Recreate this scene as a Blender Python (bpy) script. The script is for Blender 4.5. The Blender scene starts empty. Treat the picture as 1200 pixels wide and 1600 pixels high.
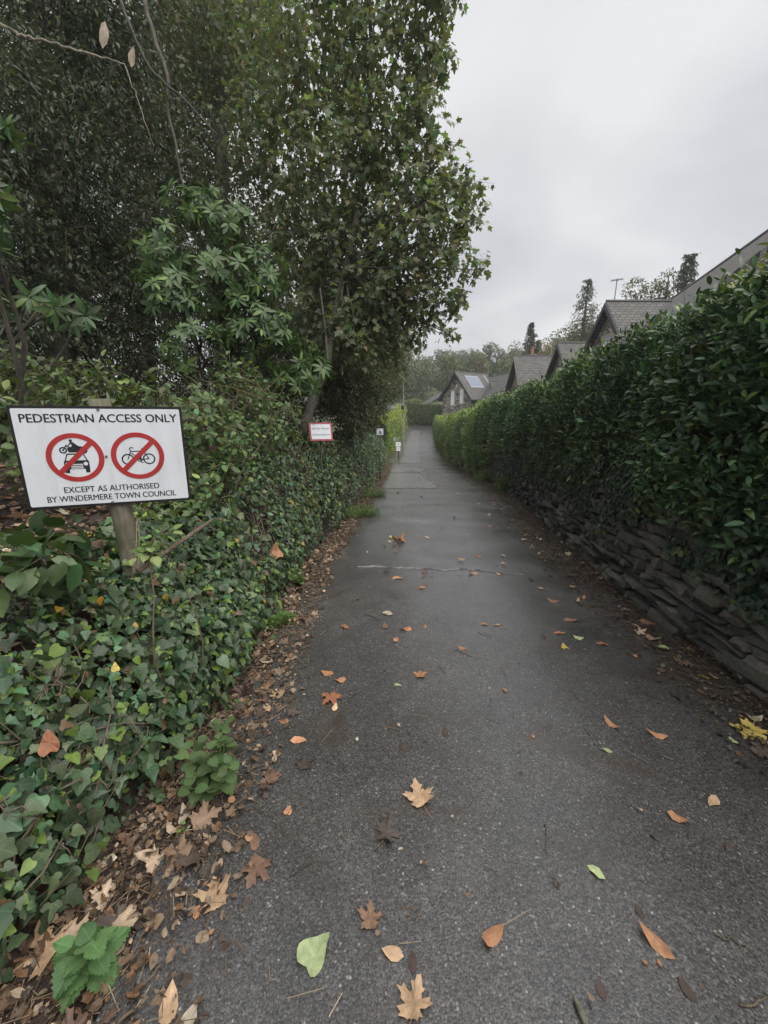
import bpy, math
import numpy as np
from mathutils import Matrix, Vector

R = math.radians
rng = np.random.default_rng(7)
scene = bpy.context.scene
col = scene.collection

# ------------------------------------------------------------------ camera, sky, sun, exposure
CAM_H, PITCH, YAW, FPX = 1.6, R(14.5), R(3.7), 640.0
cam_d = bpy.data.cameras.new('camera')
cam = bpy.data.objects.new('camera', cam_d); col.objects.link(cam)
cam_d.sensor_fit = 'HORIZONTAL'; cam_d.sensor_width = 36.0; cam_d.lens = 36.0 * FPX / 1200.0
cam_d.clip_start = 0.05; cam_d.clip_end = 3000
cam.location = (0, 0, CAM_H); cam.rotation_euler = (R(90) - PITCH, 0, YAW)
scene.camera = cam

SUN_EL, SUN_AZ = R(62), R(-28)         # high, over the right shoulder
world = bpy.data.worlds.new('World'); scene.world = world; world.use_nodes = True
nt = world.node_tree; nt.nodes.clear()
def N(tree, typ, **kw):
    n = tree.nodes.new(typ)
    for k, v in kw.items():
        setattr(n, k, v)
    return n
out = N(nt, 'ShaderNodeOutputWorld'); bg = N(nt, 'ShaderNodeBackground')
bg.inputs['Strength'].default_value = 0.1
sky = N(nt, 'ShaderNodeTexSky', sky_type='NISHITA', sun_disc=False)
sky.sun_elevation = SUN_EL; sky.sun_rotation = R(90) - SUN_AZ
sky.air_density = 1.0; sky.dust_density = 4.0
tc = N(nt, 'ShaderNodeTexCoord'); sep = N(nt, 'ShaderNodeSeparateXYZ')
nt.links.new(tc.outputs['Generated'], sep.inputs[0])
zmax = N(nt, 'ShaderNodeMath', operation='MAXIMUM'); zmax.inputs[1].default_value = 0.0
nt.links.new(sep.outputs['Z'], zmax.inputs[0])
zadd = N(nt, 'ShaderNodeMath', operation='ADD'); zadd.inputs[1].default_value = 0.28
nt.links.new(zmax.outputs[0], zadd.inputs[0])
dv = N(nt, 'ShaderNodeVectorMath', operation='DIVIDE')
cmb = N(nt, 'ShaderNodeCombineXYZ')
for k in range(3):
    nt.links.new(zadd.outputs[0], cmb.inputs[k])
nt.links.new(tc.outputs['Generated'], dv.inputs[0]); nt.links.new(cmb.outputs[0], dv.inputs[1])
no = N(nt, 'ShaderNodeTexNoise'); no.inputs['Scale'].default_value = 1.5
no.inputs['Detail'].default_value = 5; no.inputs['Roughness'].default_value = 0.42; no.inputs['Distortion'].default_value = 0.5
nt.links.new(dv.outputs[0], no.inputs['Vector'])
rmp = N(nt, 'ShaderNodeValToRGB')
rmp.color_ramp.elements[0].position = 0.33; rmp.color_ramp.elements[0].color = (0.70, 0.715, 0.75, 1)
rmp.color_ramp.elements[1].position = 0.64; rmp.color_ramp.elements[1].color = (1.0, 1.0, 1.01, 1)
nt.links.new(no.outputs['Fac'], rmp.inputs[0])
cl = N(nt, 'ShaderNodeVectorMath', operation='SCALE'); cl.inputs['Scale'].default_value = 2.95
nt.links.new(rmp.outputs[0], cl.inputs[0])
mx = N(nt, 'ShaderNodeMix', data_type='RGBA'); mx.inputs[0].default_value = 0.96
nt.links.new(sky.outputs[0], mx.inputs[6]); nt.links.new(cl.outputs[0], mx.inputs[7])
nt.links.new(mx.outputs[2], bg.inputs['Color']); nt.links.new(bg.outputs[0], out.inputs['Surface'])

sun_d = bpy.data.lights.new('sun', 'SUN'); sun_d.energy = 1.5; sun_d.angle = R(70); sun_d.color = (1.0, 0.98, 0.95)
sun = bpy.data.objects.new('sun', sun_d); col.objects.link(sun)
_sd = Vector((-math.cos(SUN_EL) * math.cos(SUN_AZ), -math.cos(SUN_EL) * math.sin(SUN_AZ), -math.sin(SUN_EL)))
sun.rotation_euler = _sd.to_track_quat('-Z', 'Y').to_euler(); sun.location = (6, 4, 12)
vs = scene.view_settings
vs.view_transform = 'Standard'; vs.look = 'None'; vs.gamma = 1.0; vs.use_curve_mapping = False
vs.exposure = 1.52
scene.cycles.max_bounces = 6; scene.cycles.transparent_max_bounces = 8
scene.cycles.use_denoising = True

# ------------------------------------------------------------------ layout helpers
def ray(px, py):
    d = np.array([(px - 600) / FPX, 1.0, -(py - 800) / FPX])
    c, s = math.cos(-PITCH), math.sin(-PITCH)
    d = np.array([d[0], d[1] * c - d[2] * s, d[1] * s + d[2] * c])
    c, s = math.cos(YAW), math.sin(YAW)
    return np.array([d[0] * c - d[1] * s, d[0] * s + d[1] * c, d[2]])
def at(px, py, depth):                     # a point seen in the survey photo, at a known distance
    return ray(px, py) * depth + np.array([0, 0, CAM_H])
def depth_of(P):
    P = np.asarray(P) - np.array([0, 0, CAM_H])
    c, s = math.cos(-YAW), math.sin(-YAW)
    x = P[..., 0] * c - P[..., 1] * s; y = P[..., 0] * s + P[..., 1] * c; z = P[..., 2]
    c, s = math.cos(PITCH), math.sin(PITCH)
    zc = y * c - z * s; zz = y * s + z * c
    return 600 + FPX * x / zc, 800 - FPX * zz / zc, zc

_ky = [-30, -10, 0, 6, 10, 14, 20, 25, 30, 36, 45, 56, 66, 90, 400]
_kz = [2.4, .8, 0, -.48, -.80, -1.12, -1.62, -1.98, -2.22, -2.2, -1.85, -1.4, -1.2, -1.0, -1.0]
_fy = np.arange(-30, 400, 0.25); _fz = np.interp(_fy, _ky, _kz)
_fz = np.convolve(np.pad(_fz, 12, mode='edge'), np.ones(25) / 25, 'valid')
_fz -= np.interp(0, _fy, _fz)
def rz(y): return np.interp(y, _fy, _fz)
def xl(y): return np.interp(y, [-5, 0, 1.3, 2.2, 5, 14, 22, 30, 36, 56, 70], [-.66, -.72, -.80, -.86, -1.12, -1.05, -1.2, -1.5, -1.1, -.35, -.3])   # left asphalt edge
def xr(y): return np.interp(y, [-5, 0, 2, 4, 6, 14, 20, 30, 40, 56, 70], [2.1, 2.05, 2.0, 1.95, 2.05, 2.55, 2.5, 2.2, 2.2, 2.75, 3.2])       # right asphalt edge
def xw(y): return np.interp(y, [-5, 0, 2, 4, 6, 10, 14, 20, 30, 40, 56], [2.35, 2.32, 2.3, 2.32, 2.5, 2.95, 3.2, 3.05, 2.55, 2.5, 3.0])       # foot of the right wall / hedges
def xf(y): return np.interp(y, [-5, 0, .8, 2, 5, 14, 22, 30], [-1.15, -1.22, -1.22, -1.24, -1.42, -1.34, -1.45, -1.75])                               # foot of the left bank
def bank_top(y): return np.interp(y, [-5, 0, 2, 3, 4.3, 6.5, 14, 24, 30, 60], [.75, .64, .56, .66, .80, 1.04, .58, -.2, -.6, -.6])
def hedge_top(y): return np.interp(y, [-5, 1, 2, 5, 7, 12, 20, 28, 35, 50], [2.66, 2.6, 2.56, 2.40, 2.25, 2.06, 1.6, 1.2, .8, .5])

def nz(p, s, seed=0):                      # cheap smooth noise, about -1..1
    r = np.random.default_rng(seed); o = 0
    p = np.asarray(p)
    for k in range(5):
        w = r.normal(size=p.shape[-1]); w /= np.linalg.norm(w)
        o = o + np.sin((p @ w) * s * (1 + .55 * k) + r.uniform(0, 6.28)) / (1 + .4 * k)
    return o / 2.4
def unit(v): return v / np.maximum(np.linalg.norm(v, axis=-1, keepdims=True), 1e-9)
def rvec(n, r=rng): return unit(r.normal(size=(n, 3)))

# ------------------------------------------------------------------ mesh helpers
class MB:
    def __init__(s): s.V = []; s.T = []; s.C = []; s.U = []; s.n = 0
    def add(s, V, T, C=None, U=None):
        V = np.asarray(V, float).reshape(-1, 3); T = np.asarray(T, int).reshape(-1, 3)
        s.V.append(V); s.T.append(T + s.n); s.n += len(V)
        if C is None: C = (1, 1, 1)
        C = np.asarray(C, float)
        s.C.append(np.broadcast_to(C, (len(V), 3)) if C.ndim == 1 else C)
        s.U.append(np.zeros((len(V), 2)) if U is None else U)
        return s
    def mesh(s, name, mat, base=None, smooth=False):
        V = np.concatenate(s.V); T = np.concatenate(s.T)
        if base is not None: V = V - np.asarray(base)
        me = bpy.data.meshes.new(name)
        me.vertices.add(len(V)); me.vertices.foreach_set('co', V.astype(np.float32).ravel())
        me.loops.add(len(T) * 3); me.loops.foreach_set('vertex_index', T.astype(np.int32).ravel())
        me.polygons.add(len(T)); me.polygons.foreach_set('loop_start', np.arange(0, len(T) * 3, 3, dtype=np.int32))
        a = me.attributes.new('col', 'FLOAT_COLOR', 'POINT')
        C = np.ones((len(V), 4), np.float32); C[:, :3] = np.concatenate(s.C); a.data.foreach_set('color', C.ravel())
        b = me.attributes.new('luv', 'FLOAT2', 'POINT'); b.data.foreach_set('vector', np.concatenate(s.U).astype(np.float32).ravel())
        me.update(calc_edges=True); me.validate()
        me.polygons.foreach_set('use_smooth', np.full(len(me.polygons), bool(smooth)))
        me.materials.append(mat)
        return me
    def build(s, name, mat, parent=None, smooth=False):
        base = None if parent is None else np.array(BASE[parent.name])
        o = bpy.data.objects.new(name, s.mesh(name, mat, base, smooth)); col.objects.link(o)
        if parent is not None: o.parent = parent; BASE[o.name] = BASE[parent.name]
        else: BASE[o.name] = (0, 0, 0)
        return o
BASE = {}
def tag(o, label=None, cat=None, group=None, kind=None):
    if label: o['label'] = label
    if cat: o['category'] = cat
    if group: o['group'] = group
    if kind: o['kind'] = kind
    return o
def thing(name, base, label, cat, group=None):
    o = bpy.data.objects.new(name, None); col.objects.link(o); o.location = [float(v) for v in base]
    o.empty_display_size = .2
    BASE[o.name] = tuple(float(v) for v in base)
    return tag(o, label, cat, group)

def box(mb, lo, hi, C=None):
    x0, y0, z0 = lo; x1, y1, z1 = hi
    V = [(x0, y0, z0), (x1, y0, z0), (x1, y1, z0), (x0, y1, z0), (x0, y0, z1), (x1, y0, z1), (x1, y1, z1), (x0, y1, z1)]
    T = [(0, 2, 1), (0, 3, 2), (4, 5, 6), (4, 6, 7), (0, 1, 5), (0, 5, 4), (1, 2, 6), (1, 6, 5), (2, 3, 7), (2, 7, 6), (3, 0, 4), (3, 4, 7)]
    return mb.add(V, T, C)
def hexa(mb, P, C=None):                   # eight corners, bottom ring then top ring
    T = [(0, 2, 1), (0, 3, 2), (4, 5, 6), (4, 6, 7), (0, 1, 5), (0, 5, 4), (1, 2, 6), (1, 6, 5), (2, 3, 7), (2, 7, 6), (3, 0, 4), (3, 4, 7)]
    return mb.add(P, T, C)
def tube(mb, pts, rad, sides=6, C=None, wob=0.0, r=rng):
    pts = np.asarray(pts, float); n = len(pts); rad = np.broadcast_to(np.asarray(rad, float), (n,))
    d = np.gradient(pts, axis=0); d = unit(d)
    ref = np.array([0, 0, 1.0]) if abs(d[:, 2]).mean() < .8 else np.array([1.0, 0, 0])
    a = unit(np.cross(d, ref)); b = np.cross(d, a)
    th = np.arange(sides) * 2 * math.pi / sides
    rr = rad[:, None] * (1 + wob * r.normal(size=(n, sides)))
    V = pts[:, None] + rr[..., None] * (np.cos(th)[None, :, None] * a[:, None] + np.sin(th)[None, :, None] * b[:, None])
    V = V.reshape(-1, 3); T = []
    for i in range(n - 1):
        for j in range(sides):
            k = (j + 1) % sides
            T += [(i * sides + j, i * sides + k, (i + 1) * sides + k), (i * sides + j, (i + 1) * sides + k, (i + 1) * sides + j)]
    for j in range(1, sides - 1):
        T.append((0, j + 1, j)); e = (n - 1) * sides; T.append((e, e + j, e + j + 1))
    U = np.stack([np.tile(th / 6.28, n), np.repeat(np.linspace(0, 1, n), sides)], 1)
    return mb.add(V, T, C, U)
def curve(a, b, n=6, bend=0.15, r=rng, sag=0.0):
    a, b = np.asarray(a, float), np.asarray(b, float); t = np.linspace(0, 1, n)[:, None]
    L = np.linalg.norm(b - a)
    return a + (b - a) * t + np.sin(t * math.pi) * (rvec(1, r) * bend * L + np.array([0, 0, -sag * L])) + np.sin(t * 9.4) * rvec(1, r) * bend * .18 * L
def tubes_fast(mb, A, B, ra, rb, C):       # many thin 3-sided twigs
    n = len(A); d = unit(B - A); a = unit(np.cross(d, np.array([.31, .52, .79]))); b = np.cross(d, a)
    V = []
    for P, rr in ((A, ra), (B, rb)):
        for k in range(3):
            t = k * 2.094; V.append(P + rr * (math.cos(t) * a + math.sin(t) * b))
    V = np.stack(V, 1).reshape(-1, 3)
    f = np.array([(0, 1, 4), (0, 4, 3), (1, 2, 5), (1, 5, 4), (2, 0, 3), (2, 3, 5)])
    T = (f[None] + (np.arange(n) * 6)[:, None, None]).reshape(-1, 3)
    C = np.asarray(C, float)
    return mb.add(V, T, C if C.ndim == 1 else np.repeat(C, 6, 0))

# ------------------------------------------------------------------ leaf shapes (y = length 0..1, x = width, z = normal)
def fan_leaf(right, cup=.12, curl=.1, centre=(0, .38)):
    right = list(right); pts = [(0, 0)] + right + [(0, 1.0)] + [(-x, y) for x, y in reversed(right)]
    P = np.array([centre] + pts)
    z = cup * np.abs(P[:, 0]) ** 1.2 - curl * P[:, 1] ** 2
    V = np.stack([P[:, 0], P[:, 1], z], 1); m = len(pts)
    T = [(0, 1 + i, 1 + (i + 1) % m) for i in range(m)]
    return V, np.array(T), P.copy()
def oval_leaf(w=.2, cup=.25, curl=.15, prof=((.0, .0), (.22, .8), (.5, 1.0), (.78, .68), (1.0, .0)), wave=0.0):
    V = [(0, 0, 0)]; T = []
    mid = prof[1:-1]
    for i, (y, k) in enumerate(mid):
        wv = wave * (1 if i % 2 else -1)
        for sx in (-1, 0, 1):
            V.append((sx * w * k, y, cup * abs(sx) * w * k - curl * y * y + (wv * sx)))
    V.append((0, 1, -curl)); tip = len(V) - 1
    T += [(0, 2, 1), (0, 3, 2)]
    for i in range(len(mid) - 1):
        a = 1 + 3 * i; b = a + 3
        T += [(a, a + 1, b + 1), (a, b + 1, b), (a + 1, a + 2, b + 2), (a + 1, b + 2, b + 1)]
    a = 1 + 3 * (len(mid) - 1)
    T += [(a, a + 1, tip), (a + 1, a + 2, tip)]
    V = np.array(V, float)
    return V, np.array(T), V[:, :2].copy()
def kite_leaf(w=.22, curl=.1):
    V = np.array([(0, 0, 0), (w, .45, .08), (0, 1, -curl), (-w, .45, .08)], float)
    return V, np.array([(0, 1, 2), (0, 2, 3)]), V[:, :2].copy()
def smooth_fan(right, cup, curl, centre=(0, .38), sub=2):
    P = np.array([(0, 0)] + list(right) + [(0, 1.0)]); Q = np.vstack([[-right[0][0], right[0][1]], P, [-right[-1][0], right[-1][1]]]); o = []
    for i in range(1, len(Q) - 2):
        for t in np.arange(sub) / sub: o.append(.5 * (2 * Q[i] + (Q[i + 1] - Q[i - 1]) * t + (2 * Q[i - 1] - 5 * Q[i] + 4 * Q[i + 1] - Q[i + 2]) * t * t + (3 * Q[i] - Q[i - 1] - 3 * Q[i + 1] + Q[i + 2]) * t ** 3))
    return fan_leaf([tuple(v) for v in o[1:]], cup, curl, centre)
SYC = fan_leaf([(.09, -.05), (.36, .02), (.27, .2), (.56, .48), (.22, .52), (.15, .76)], cup=.1, curl=.12)
IVY = fan_leaf([(.17, -.11), (.40, -.04), (.47, .14), (.36, .30), (.43, .50), (.24, .68)], cup=.2, curl=.14)
IVY2 = fan_leaf([(.26, -.10), (.44, .10), (.42, .36), (.22, .70)], cup=.14, curl=.2)
IVY4 = fan_leaf([(.2, -.12), (.42, .0), (.46, .2), (.34, .32), (.40, .5), (.2, .7)], cup=.55, curl=.42)
IVY3 = fan_leaf([(.2, -.1), (.38, -.05), (.52, .2), (.30, .34), (.2, .66)], cup=.1, curl=.22)
MAPLE = fan_leaf([(.05, -.04), (.18, -.02), (.33, -.09), (.32, .05), (.45, .09), (.30, .19), (.25, .27), (.42, .33), (.45, .43), (.63, .52), (.48, .57), (.46, .67), (.29, .57), (.19, .55), (.16, .66), (.24, .77), (.12, .80), (.09, .91)], cup=.08, curl=.05)
FRAG = (np.array([(0, 0, 0), (.3, .12, .05), (.38, .5, -.03), (.16, .95, .06), (-.12, .8, -.04), (-.36, .62, .06), (-.25, .2, .0), (0, .45, -.05)]), np.array([(0, 1, 7), (1, 2, 7), (2, 3, 7), (3, 4, 7), (4, 5, 7), (5, 6, 7), (6, 0, 7)]), np.array([(0, 0), (.3, .12), (.38, .5), (.16, .95), (-.12, .8), (-.36, .62), (-.25, .2), (0, .45)]))
LAUREL = oval_leaf(.2, .3, .16)
RHODO = oval_leaf(.155, .2, .22)
BROAD = oval_leaf(.31, .22, .2, wave=.02)
BEECH = oval_leaf(.27, .2, .12)
KITE = kite_leaf(); KITE_N = kite_leaf(.15, .15); KITE_W = kite_leaf(.34, .1)
def nettle_leaf():
    V = [(0, 0, 0)]; n = 9
    ys = np.linspace(.0, 1, n + 1)[1:]
    R_, L_ = [], []
    for i, y in enumerate(ys[:-1]):
        w = .44 * math.sin(math.pi * min(1, y * 1.02 + .12)) ** .8 * (1 - .35 * y)
        R_.append((w * .86, y - .02)); R_.append((w, y + .035))
    return fan_leaf(R_, cup=.15, curl=.2, centre=(0, .45))
NETTLE = nettle_leaf()

IVY_HI = [smooth_fan([(.17, -.11), (.40, -.04), (.47, .14), (.36, .30), (.43, .50), (.24, .68)], .2, .14), smooth_fan([(.26, -.10), (.44, .10), (.42, .36), (.22, .70)], .14, .25), smooth_fan([(.2, -.1), (.38, -.05), (.52, .2), (.30, .34), (.2, .66)], .1, .3), smooth_fan([(.2, -.12), (.42, .0), (.46, .2), (.34, .32), (.40, .5), (.2, .7)], .5, .42)]
def place(mb, tm, pos, yd, nr, size, cols):
    tv, tt, tu = tm
    n = len(pos)
    y = unit(yd); z = unit(nr - (nr * y).sum(1, keepdims=True) * y); x = np.cross(y, z)
    s = np.broadcast_to(np.asarray(size, float), (n,))[:, None, None]
    V = pos[:, None] + s * (tv[None, :, 0, None] * x[:, None] + tv[None, :, 1, None] * y[:, None] + tv[None, :, 2, None] * z[:, None])
    m = len(tv)
    T = (tt[None] + (np.arange(n) * m)[:, None, None]).reshape(-1, 3)
    C = np.repeat(cols, m, 0)
    mb.add(V.reshape(-1, 3), T, C, np.tile(tu, (n, 1)))
def leaf_cols(n, base, var=.25, hue=.12, alt=None, alt_p=0.0, r=rng):
    b = np.asarray(base, float)[None] * np.exp(r.normal(size=(n, 1)) * var) * (1 + r.normal(size=(n, 3)) * hue * np.array([1, .4, .45]))
    if alt is not None:
        k = r.random(n) < alt_p
        b[k] = np.asarray(alt)[None] * np.exp(r.normal(size=(k.sum(), 1)) * .25)
    return np.clip(b, .004, .9)
def leaf_parts(parent, tm, mat, pos, yd, nr, size, cols, idx, name='leaf', nvar=12):
    """the leaves that show largest: one object each, sharing a few meshes"""
    y = unit(yd); z = unit(nr - (nr * y).sum(1, keepdims=True) * y); x = np.cross(y, z)
    size = np.broadcast_to(np.asarray(size, float), (len(pos),))
    var = []
    pick = rng.choice(idx, min(nvar, len(idx)), replace=False)
    for k in pick:
        m = MB(); v = tm[0] * np.array([1 + rng.normal() * .08, 1, 1 + rng.normal() * .6]); m.add(v, tm[1], cols[k], tm[2])
        var.append(m.mesh(name, mat, None, True))
    base = np.array(BASE[parent.name])
    for j, i in enumerate(idx):
        o = bpy.data.objects.new(name, var[j % len(var)]); col.objects.link(o); o.parent = parent
        s = size[i]; p = pos[i] - base
        o.matrix_basis = Matrix(((x[i, 0] * s, y[i, 0] * s, z[i, 0] * s, p[0]), (x[i, 1] * s, y[i, 1] * s, z[i, 1] * s, p[1]), (x[i, 2] * s, y[i, 2] * s, z[i, 2] * s, p[2]), (0, 0, 0, 1)))
def biggest(pos, size, k, outward=None, margin=0):
    px, py, zc = depth_of(pos + 0)
    sc = np.broadcast_to(size, (len(pos),)) / np.maximum(zc, .05)
    if outward is not None: sc = sc * (.4 + outward)
    ok = (zc > .1) & (px > -margin) & (px < 1200 + margin) & (py > -margin) & (py < 1600 + margin)
    sc = np.where(ok, sc, -1); o = np.argsort(-sc)[:k]
    return o[sc[o] > 0]
def split(n, idx):
    m = np.ones(n, bool); m[idx] = False
    return m

# ------------------------------------------------------------------ materials
def mat_new(name):
    m = bpy.data.materials.new(name); m.use_nodes = True
    t = m.node_tree; t.nodes.clear()
    o = N(t, 'ShaderNodeOutputMaterial'); p = N(t, 'ShaderNodeBsdfPrincipled')
    t.links.new(p.outputs[0], o.inputs['Surface'])
    return m, t, p, o
def noise(t, scale, detail=3, rough=.55, vec=None, dist=0):
    n = N(t, 'ShaderNodeTexNoise'); n.inputs['Scale'].default_value = scale; n.inputs['Detail'].default_value = detail
    n.inputs['Roughness'].default_value = rough; n.inputs['Distortion'].default_value = dist
    if vec is not None: t.links.new(vec, n.inputs['Vector'])
    return n
def objco(t):
    return N(t, 'ShaderNodeTexCoord').outputs['Object']
def geo_pos(t):
    return N(t, 'ShaderNodeNewGeometry').outputs['Position']
def ramp(t, src, stops):
    r = N(t, 'ShaderNodeValToRGB'); e = r.color_ramp.elements
    while len(e) > 1: e.remove(e[-1])
    e[0].position = stops[0][0]; e[0].color = (*stops[0][1], 1)
    for p, c in stops[1:]:
        k = e.new(p); k.color = (*c, 1)
    t.links.new(src, r.inputs[0]); return r
def mixc(t, fac, a, b, mode='MIX'):
    m = N(t, 'ShaderNodeMix', data_type='RGBA', blend_type=mode)
    for s, i in ((fac, 0), (a, 6), (b, 7)):
        if isinstance(s, (int, float)): m.inputs[i].default_value = s
        elif isinstance(s, tuple): m.inputs[i].default_value = (*s, 1)
        else: t.links.new(s, m.inputs[i])
    return m.outputs[2]
def math_(t, op, a, b=None, c=None):
    m = N(t, 'ShaderNodeMath', operation=op)
    for i, s in enumerate((a, b, c)):
        if s is None: continue
        if isinstance(s, (int, float)): m.inputs[i].default_value = s
        else: t.links.new(s, m.inputs[i])
    return m.outputs[0]
def bump(t, p, h, strength=.5, dist=.01):
    b = N(t, 'ShaderNodeBump'); b.inputs['Strength'].default_value = strength; b.inputs['Distance'].default_value = dist
    t.links.new(h, b.inputs['Height']); t.links.new(b.outputs[0], p.inputs['Normal'])
def attr(t, name):
    return N(t, 'ShaderNodeAttribute', attribute_name=name)

def leaf_mat(name, rough=.42, trans=.25, vein=None, mottle=.35, spec=.5, vein_amt=.35, mscale=60):
    m, t, p, o = mat_new(name)
    c = attr(t, 'col').outputs['Color']
    n = noise(t, mscale, 2, vec=geo_pos(t))
    k = math_(t, 'MULTIPLY_ADD', n.outputs['Fac'], 2 * mottle, 1 - mottle)
    cc = N(t, 'ShaderNodeVectorMath', operation='SCALE'); t.links.new(c, cc.inputs[0]); t.links.new(k, cc.inputs['Scale'])
    c = cc.outputs[0]
    if vein:
        s = N(t, 'ShaderNodeSeparateXYZ'); t.links.new(attr(t, 'luv').outputs['Vector'], s.inputs[0])
        ax = math_(t, 'ABSOLUTE', s.outputs['X'])
        if vein == 'palm':
            an = math_(t, 'ARCTAN2', s.outputs['X'], math_(t, 'ADD', s.outputs['Y'], .02))
            w = math_(t, 'ABSOLUTE', math_(t, 'SINE', math_(t, 'MULTIPLY', an, 3.3)))
            r_ = math_(t, 'SQRT', math_(t, 'ADD', math_(t, 'MULTIPLY', ax, ax), math_(t, 'MULTIPLY', s.outputs['Y'], s.outputs['Y'])))
            v = math_(t, 'LESS_THAN', math_(t, 'MULTIPLY', w, r_), .035)
        else:
            rib = math_(t, 'LESS_THAN', ax, .014)
            sv = math_(t, 'SINE', math_(t, 'SUBTRACT', math_(t, 'MULTIPLY', s.outputs['Y'], 50), math_(t, 'MULTIPLY', ax, 42)))
            v = math_(t, 'MAXIMUM', rib, math_(t, 'MULTIPLY', math_(t, 'GREATER_THAN', sv, .86), .45))
        lt = N(t, 'ShaderNodeVectorMath', operation='MULTIPLY_ADD'); t.links.new(c, lt.inputs[0])
        lt.inputs[1].default_value = (1.5, 1.45, 1.5); lt.inputs[2].default_value = (.03, .045, .02)
        c = mixc(t, math_(t, 'MULTIPLY', v, vein_amt), c, lt.outputs[0])
    t.links.new(c, p.inputs['Base Color'])
    p.inputs['Roughness'].default_value = rough; p.inputs['Specular IOR Level'].default_value = spec
    if trans > 0:
        tr = N(t, 'ShaderNodeBsdfTranslucent'); ms = N(t, 'ShaderNodeMixShader'); ms.inputs[0].default_value = trans
        tcx = N(t, 'ShaderNodeVectorMath', operation='MULTIPLY'); t.links.new(c, tcx.inputs[0]); tcx.inputs[1].default_value = (1.5, 1.6, .8)
        t.links.new(tcx.outputs[0], tr.inputs['Color'])
        t.links.new(p.outputs[0], ms.inputs[1]); t.links.new(tr.outputs[0], ms.inputs[2]); t.links.new(ms.outputs[0], o.inputs['Surface'])
    return m
def plain(name, c, rough=.6, metal=0, nscale=0, namt=.2, spec=.5, bmp=0):
    m, t, p, o = mat_new(name)
    p.inputs['Base Color'].default_value = (*c, 1); p.inputs['Roughness'].default_value = rough; p.inputs['Metallic'].default_value = metal
    p.inputs['Specular IOR Level'].default_value = spec
    if nscale:
        n = noise(t, nscale, 5, .6, objco(t))
        lo = tuple(v * (1 - namt) for v in c); hi = tuple(min(.95, v * (1 + namt)) for v in c)
        t.links.new(ramp(t, n.outputs['Fac'], [(.3, lo), (.7, hi)]).outputs[0], p.inputs['Base Color'])
        if bmp: bump(t, p, n.outputs['Fac'], bmp, .01)
    return m

M_SYC = leaf_mat('sycamore_leaf', .5, .42, None, .3)
M_DARK = leaf_mat('evergreen_leaf', .5, .25, None, .3, .35)
M_IVY = leaf_mat('ivy_leaf', .42, .15, 'palm', .35, .36, .6)
M_LAUREL = leaf_mat('laurel_leaf', .36, .2, 'pinnate', .25, .45, .25)
M_RHODO = leaf_mat('rhododendron_leaf', .40, .2, 'pinnate', .2, .32, .3)
M_SOFT = leaf_mat('soft_leaf', .55, .25, 'pinnate', .3, .4, .3)
M_NETTLE = leaf_mat('nettle_leaf', .65, .25, 'pinnate', .25, .3, .5)
M_DEAD = leaf_mat('dead_leaf', .62, .1, 'pinnate', .45, .35, .3, 45)
M_DEADM = leaf_mat('dead_maple_leaf', .62, .1, 'palm', .45, .35, .35, 45)
M_FAR = leaf_mat('far_foliage', .7, .2, None, .2, .2, mscale=3)

def bark_mat(name, a, b, s=14):
    m, t, p, o = mat_new(name); co = geo_pos(t)
    mp = N(t, 'ShaderNodeMapping'); mp.inputs['Scale'].default_value = (s, s, s * .22); t.links.new(co, mp.inputs[0])
    n = noise(t, 1.6, 6, .65, mp.outputs[0]); n2 = noise(t, 3, 3, .5, co)
    c = ramp(t, n.outputs['Fac'], [(.3, a), (.7, b)]).outputs[0]
    c = mixc(t, ramp(t, n2.outputs['Fac'], [(.5, (0, 0, 0)), (.75, (1, 1, 1))]).outputs[0], c, (.06, .075, .03))
    t.links.new(c, p.inputs['Base Color']); p.inputs['Roughness'].default_value = .85; bump(t, p, n.outputs['Fac'], .7, .02)
    return m
M_BARK = bark_mat('grey_bark', (.035, .03, .024), (.12, .105, .085))
M_TWIG = bark_mat('twig_bark', (.07, .05, .035), (.17, .13, .09), 30)
M_POST = bark_mat('weathered_post', (.10, .085, .06), (.24, .21, .16), 26)

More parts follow.
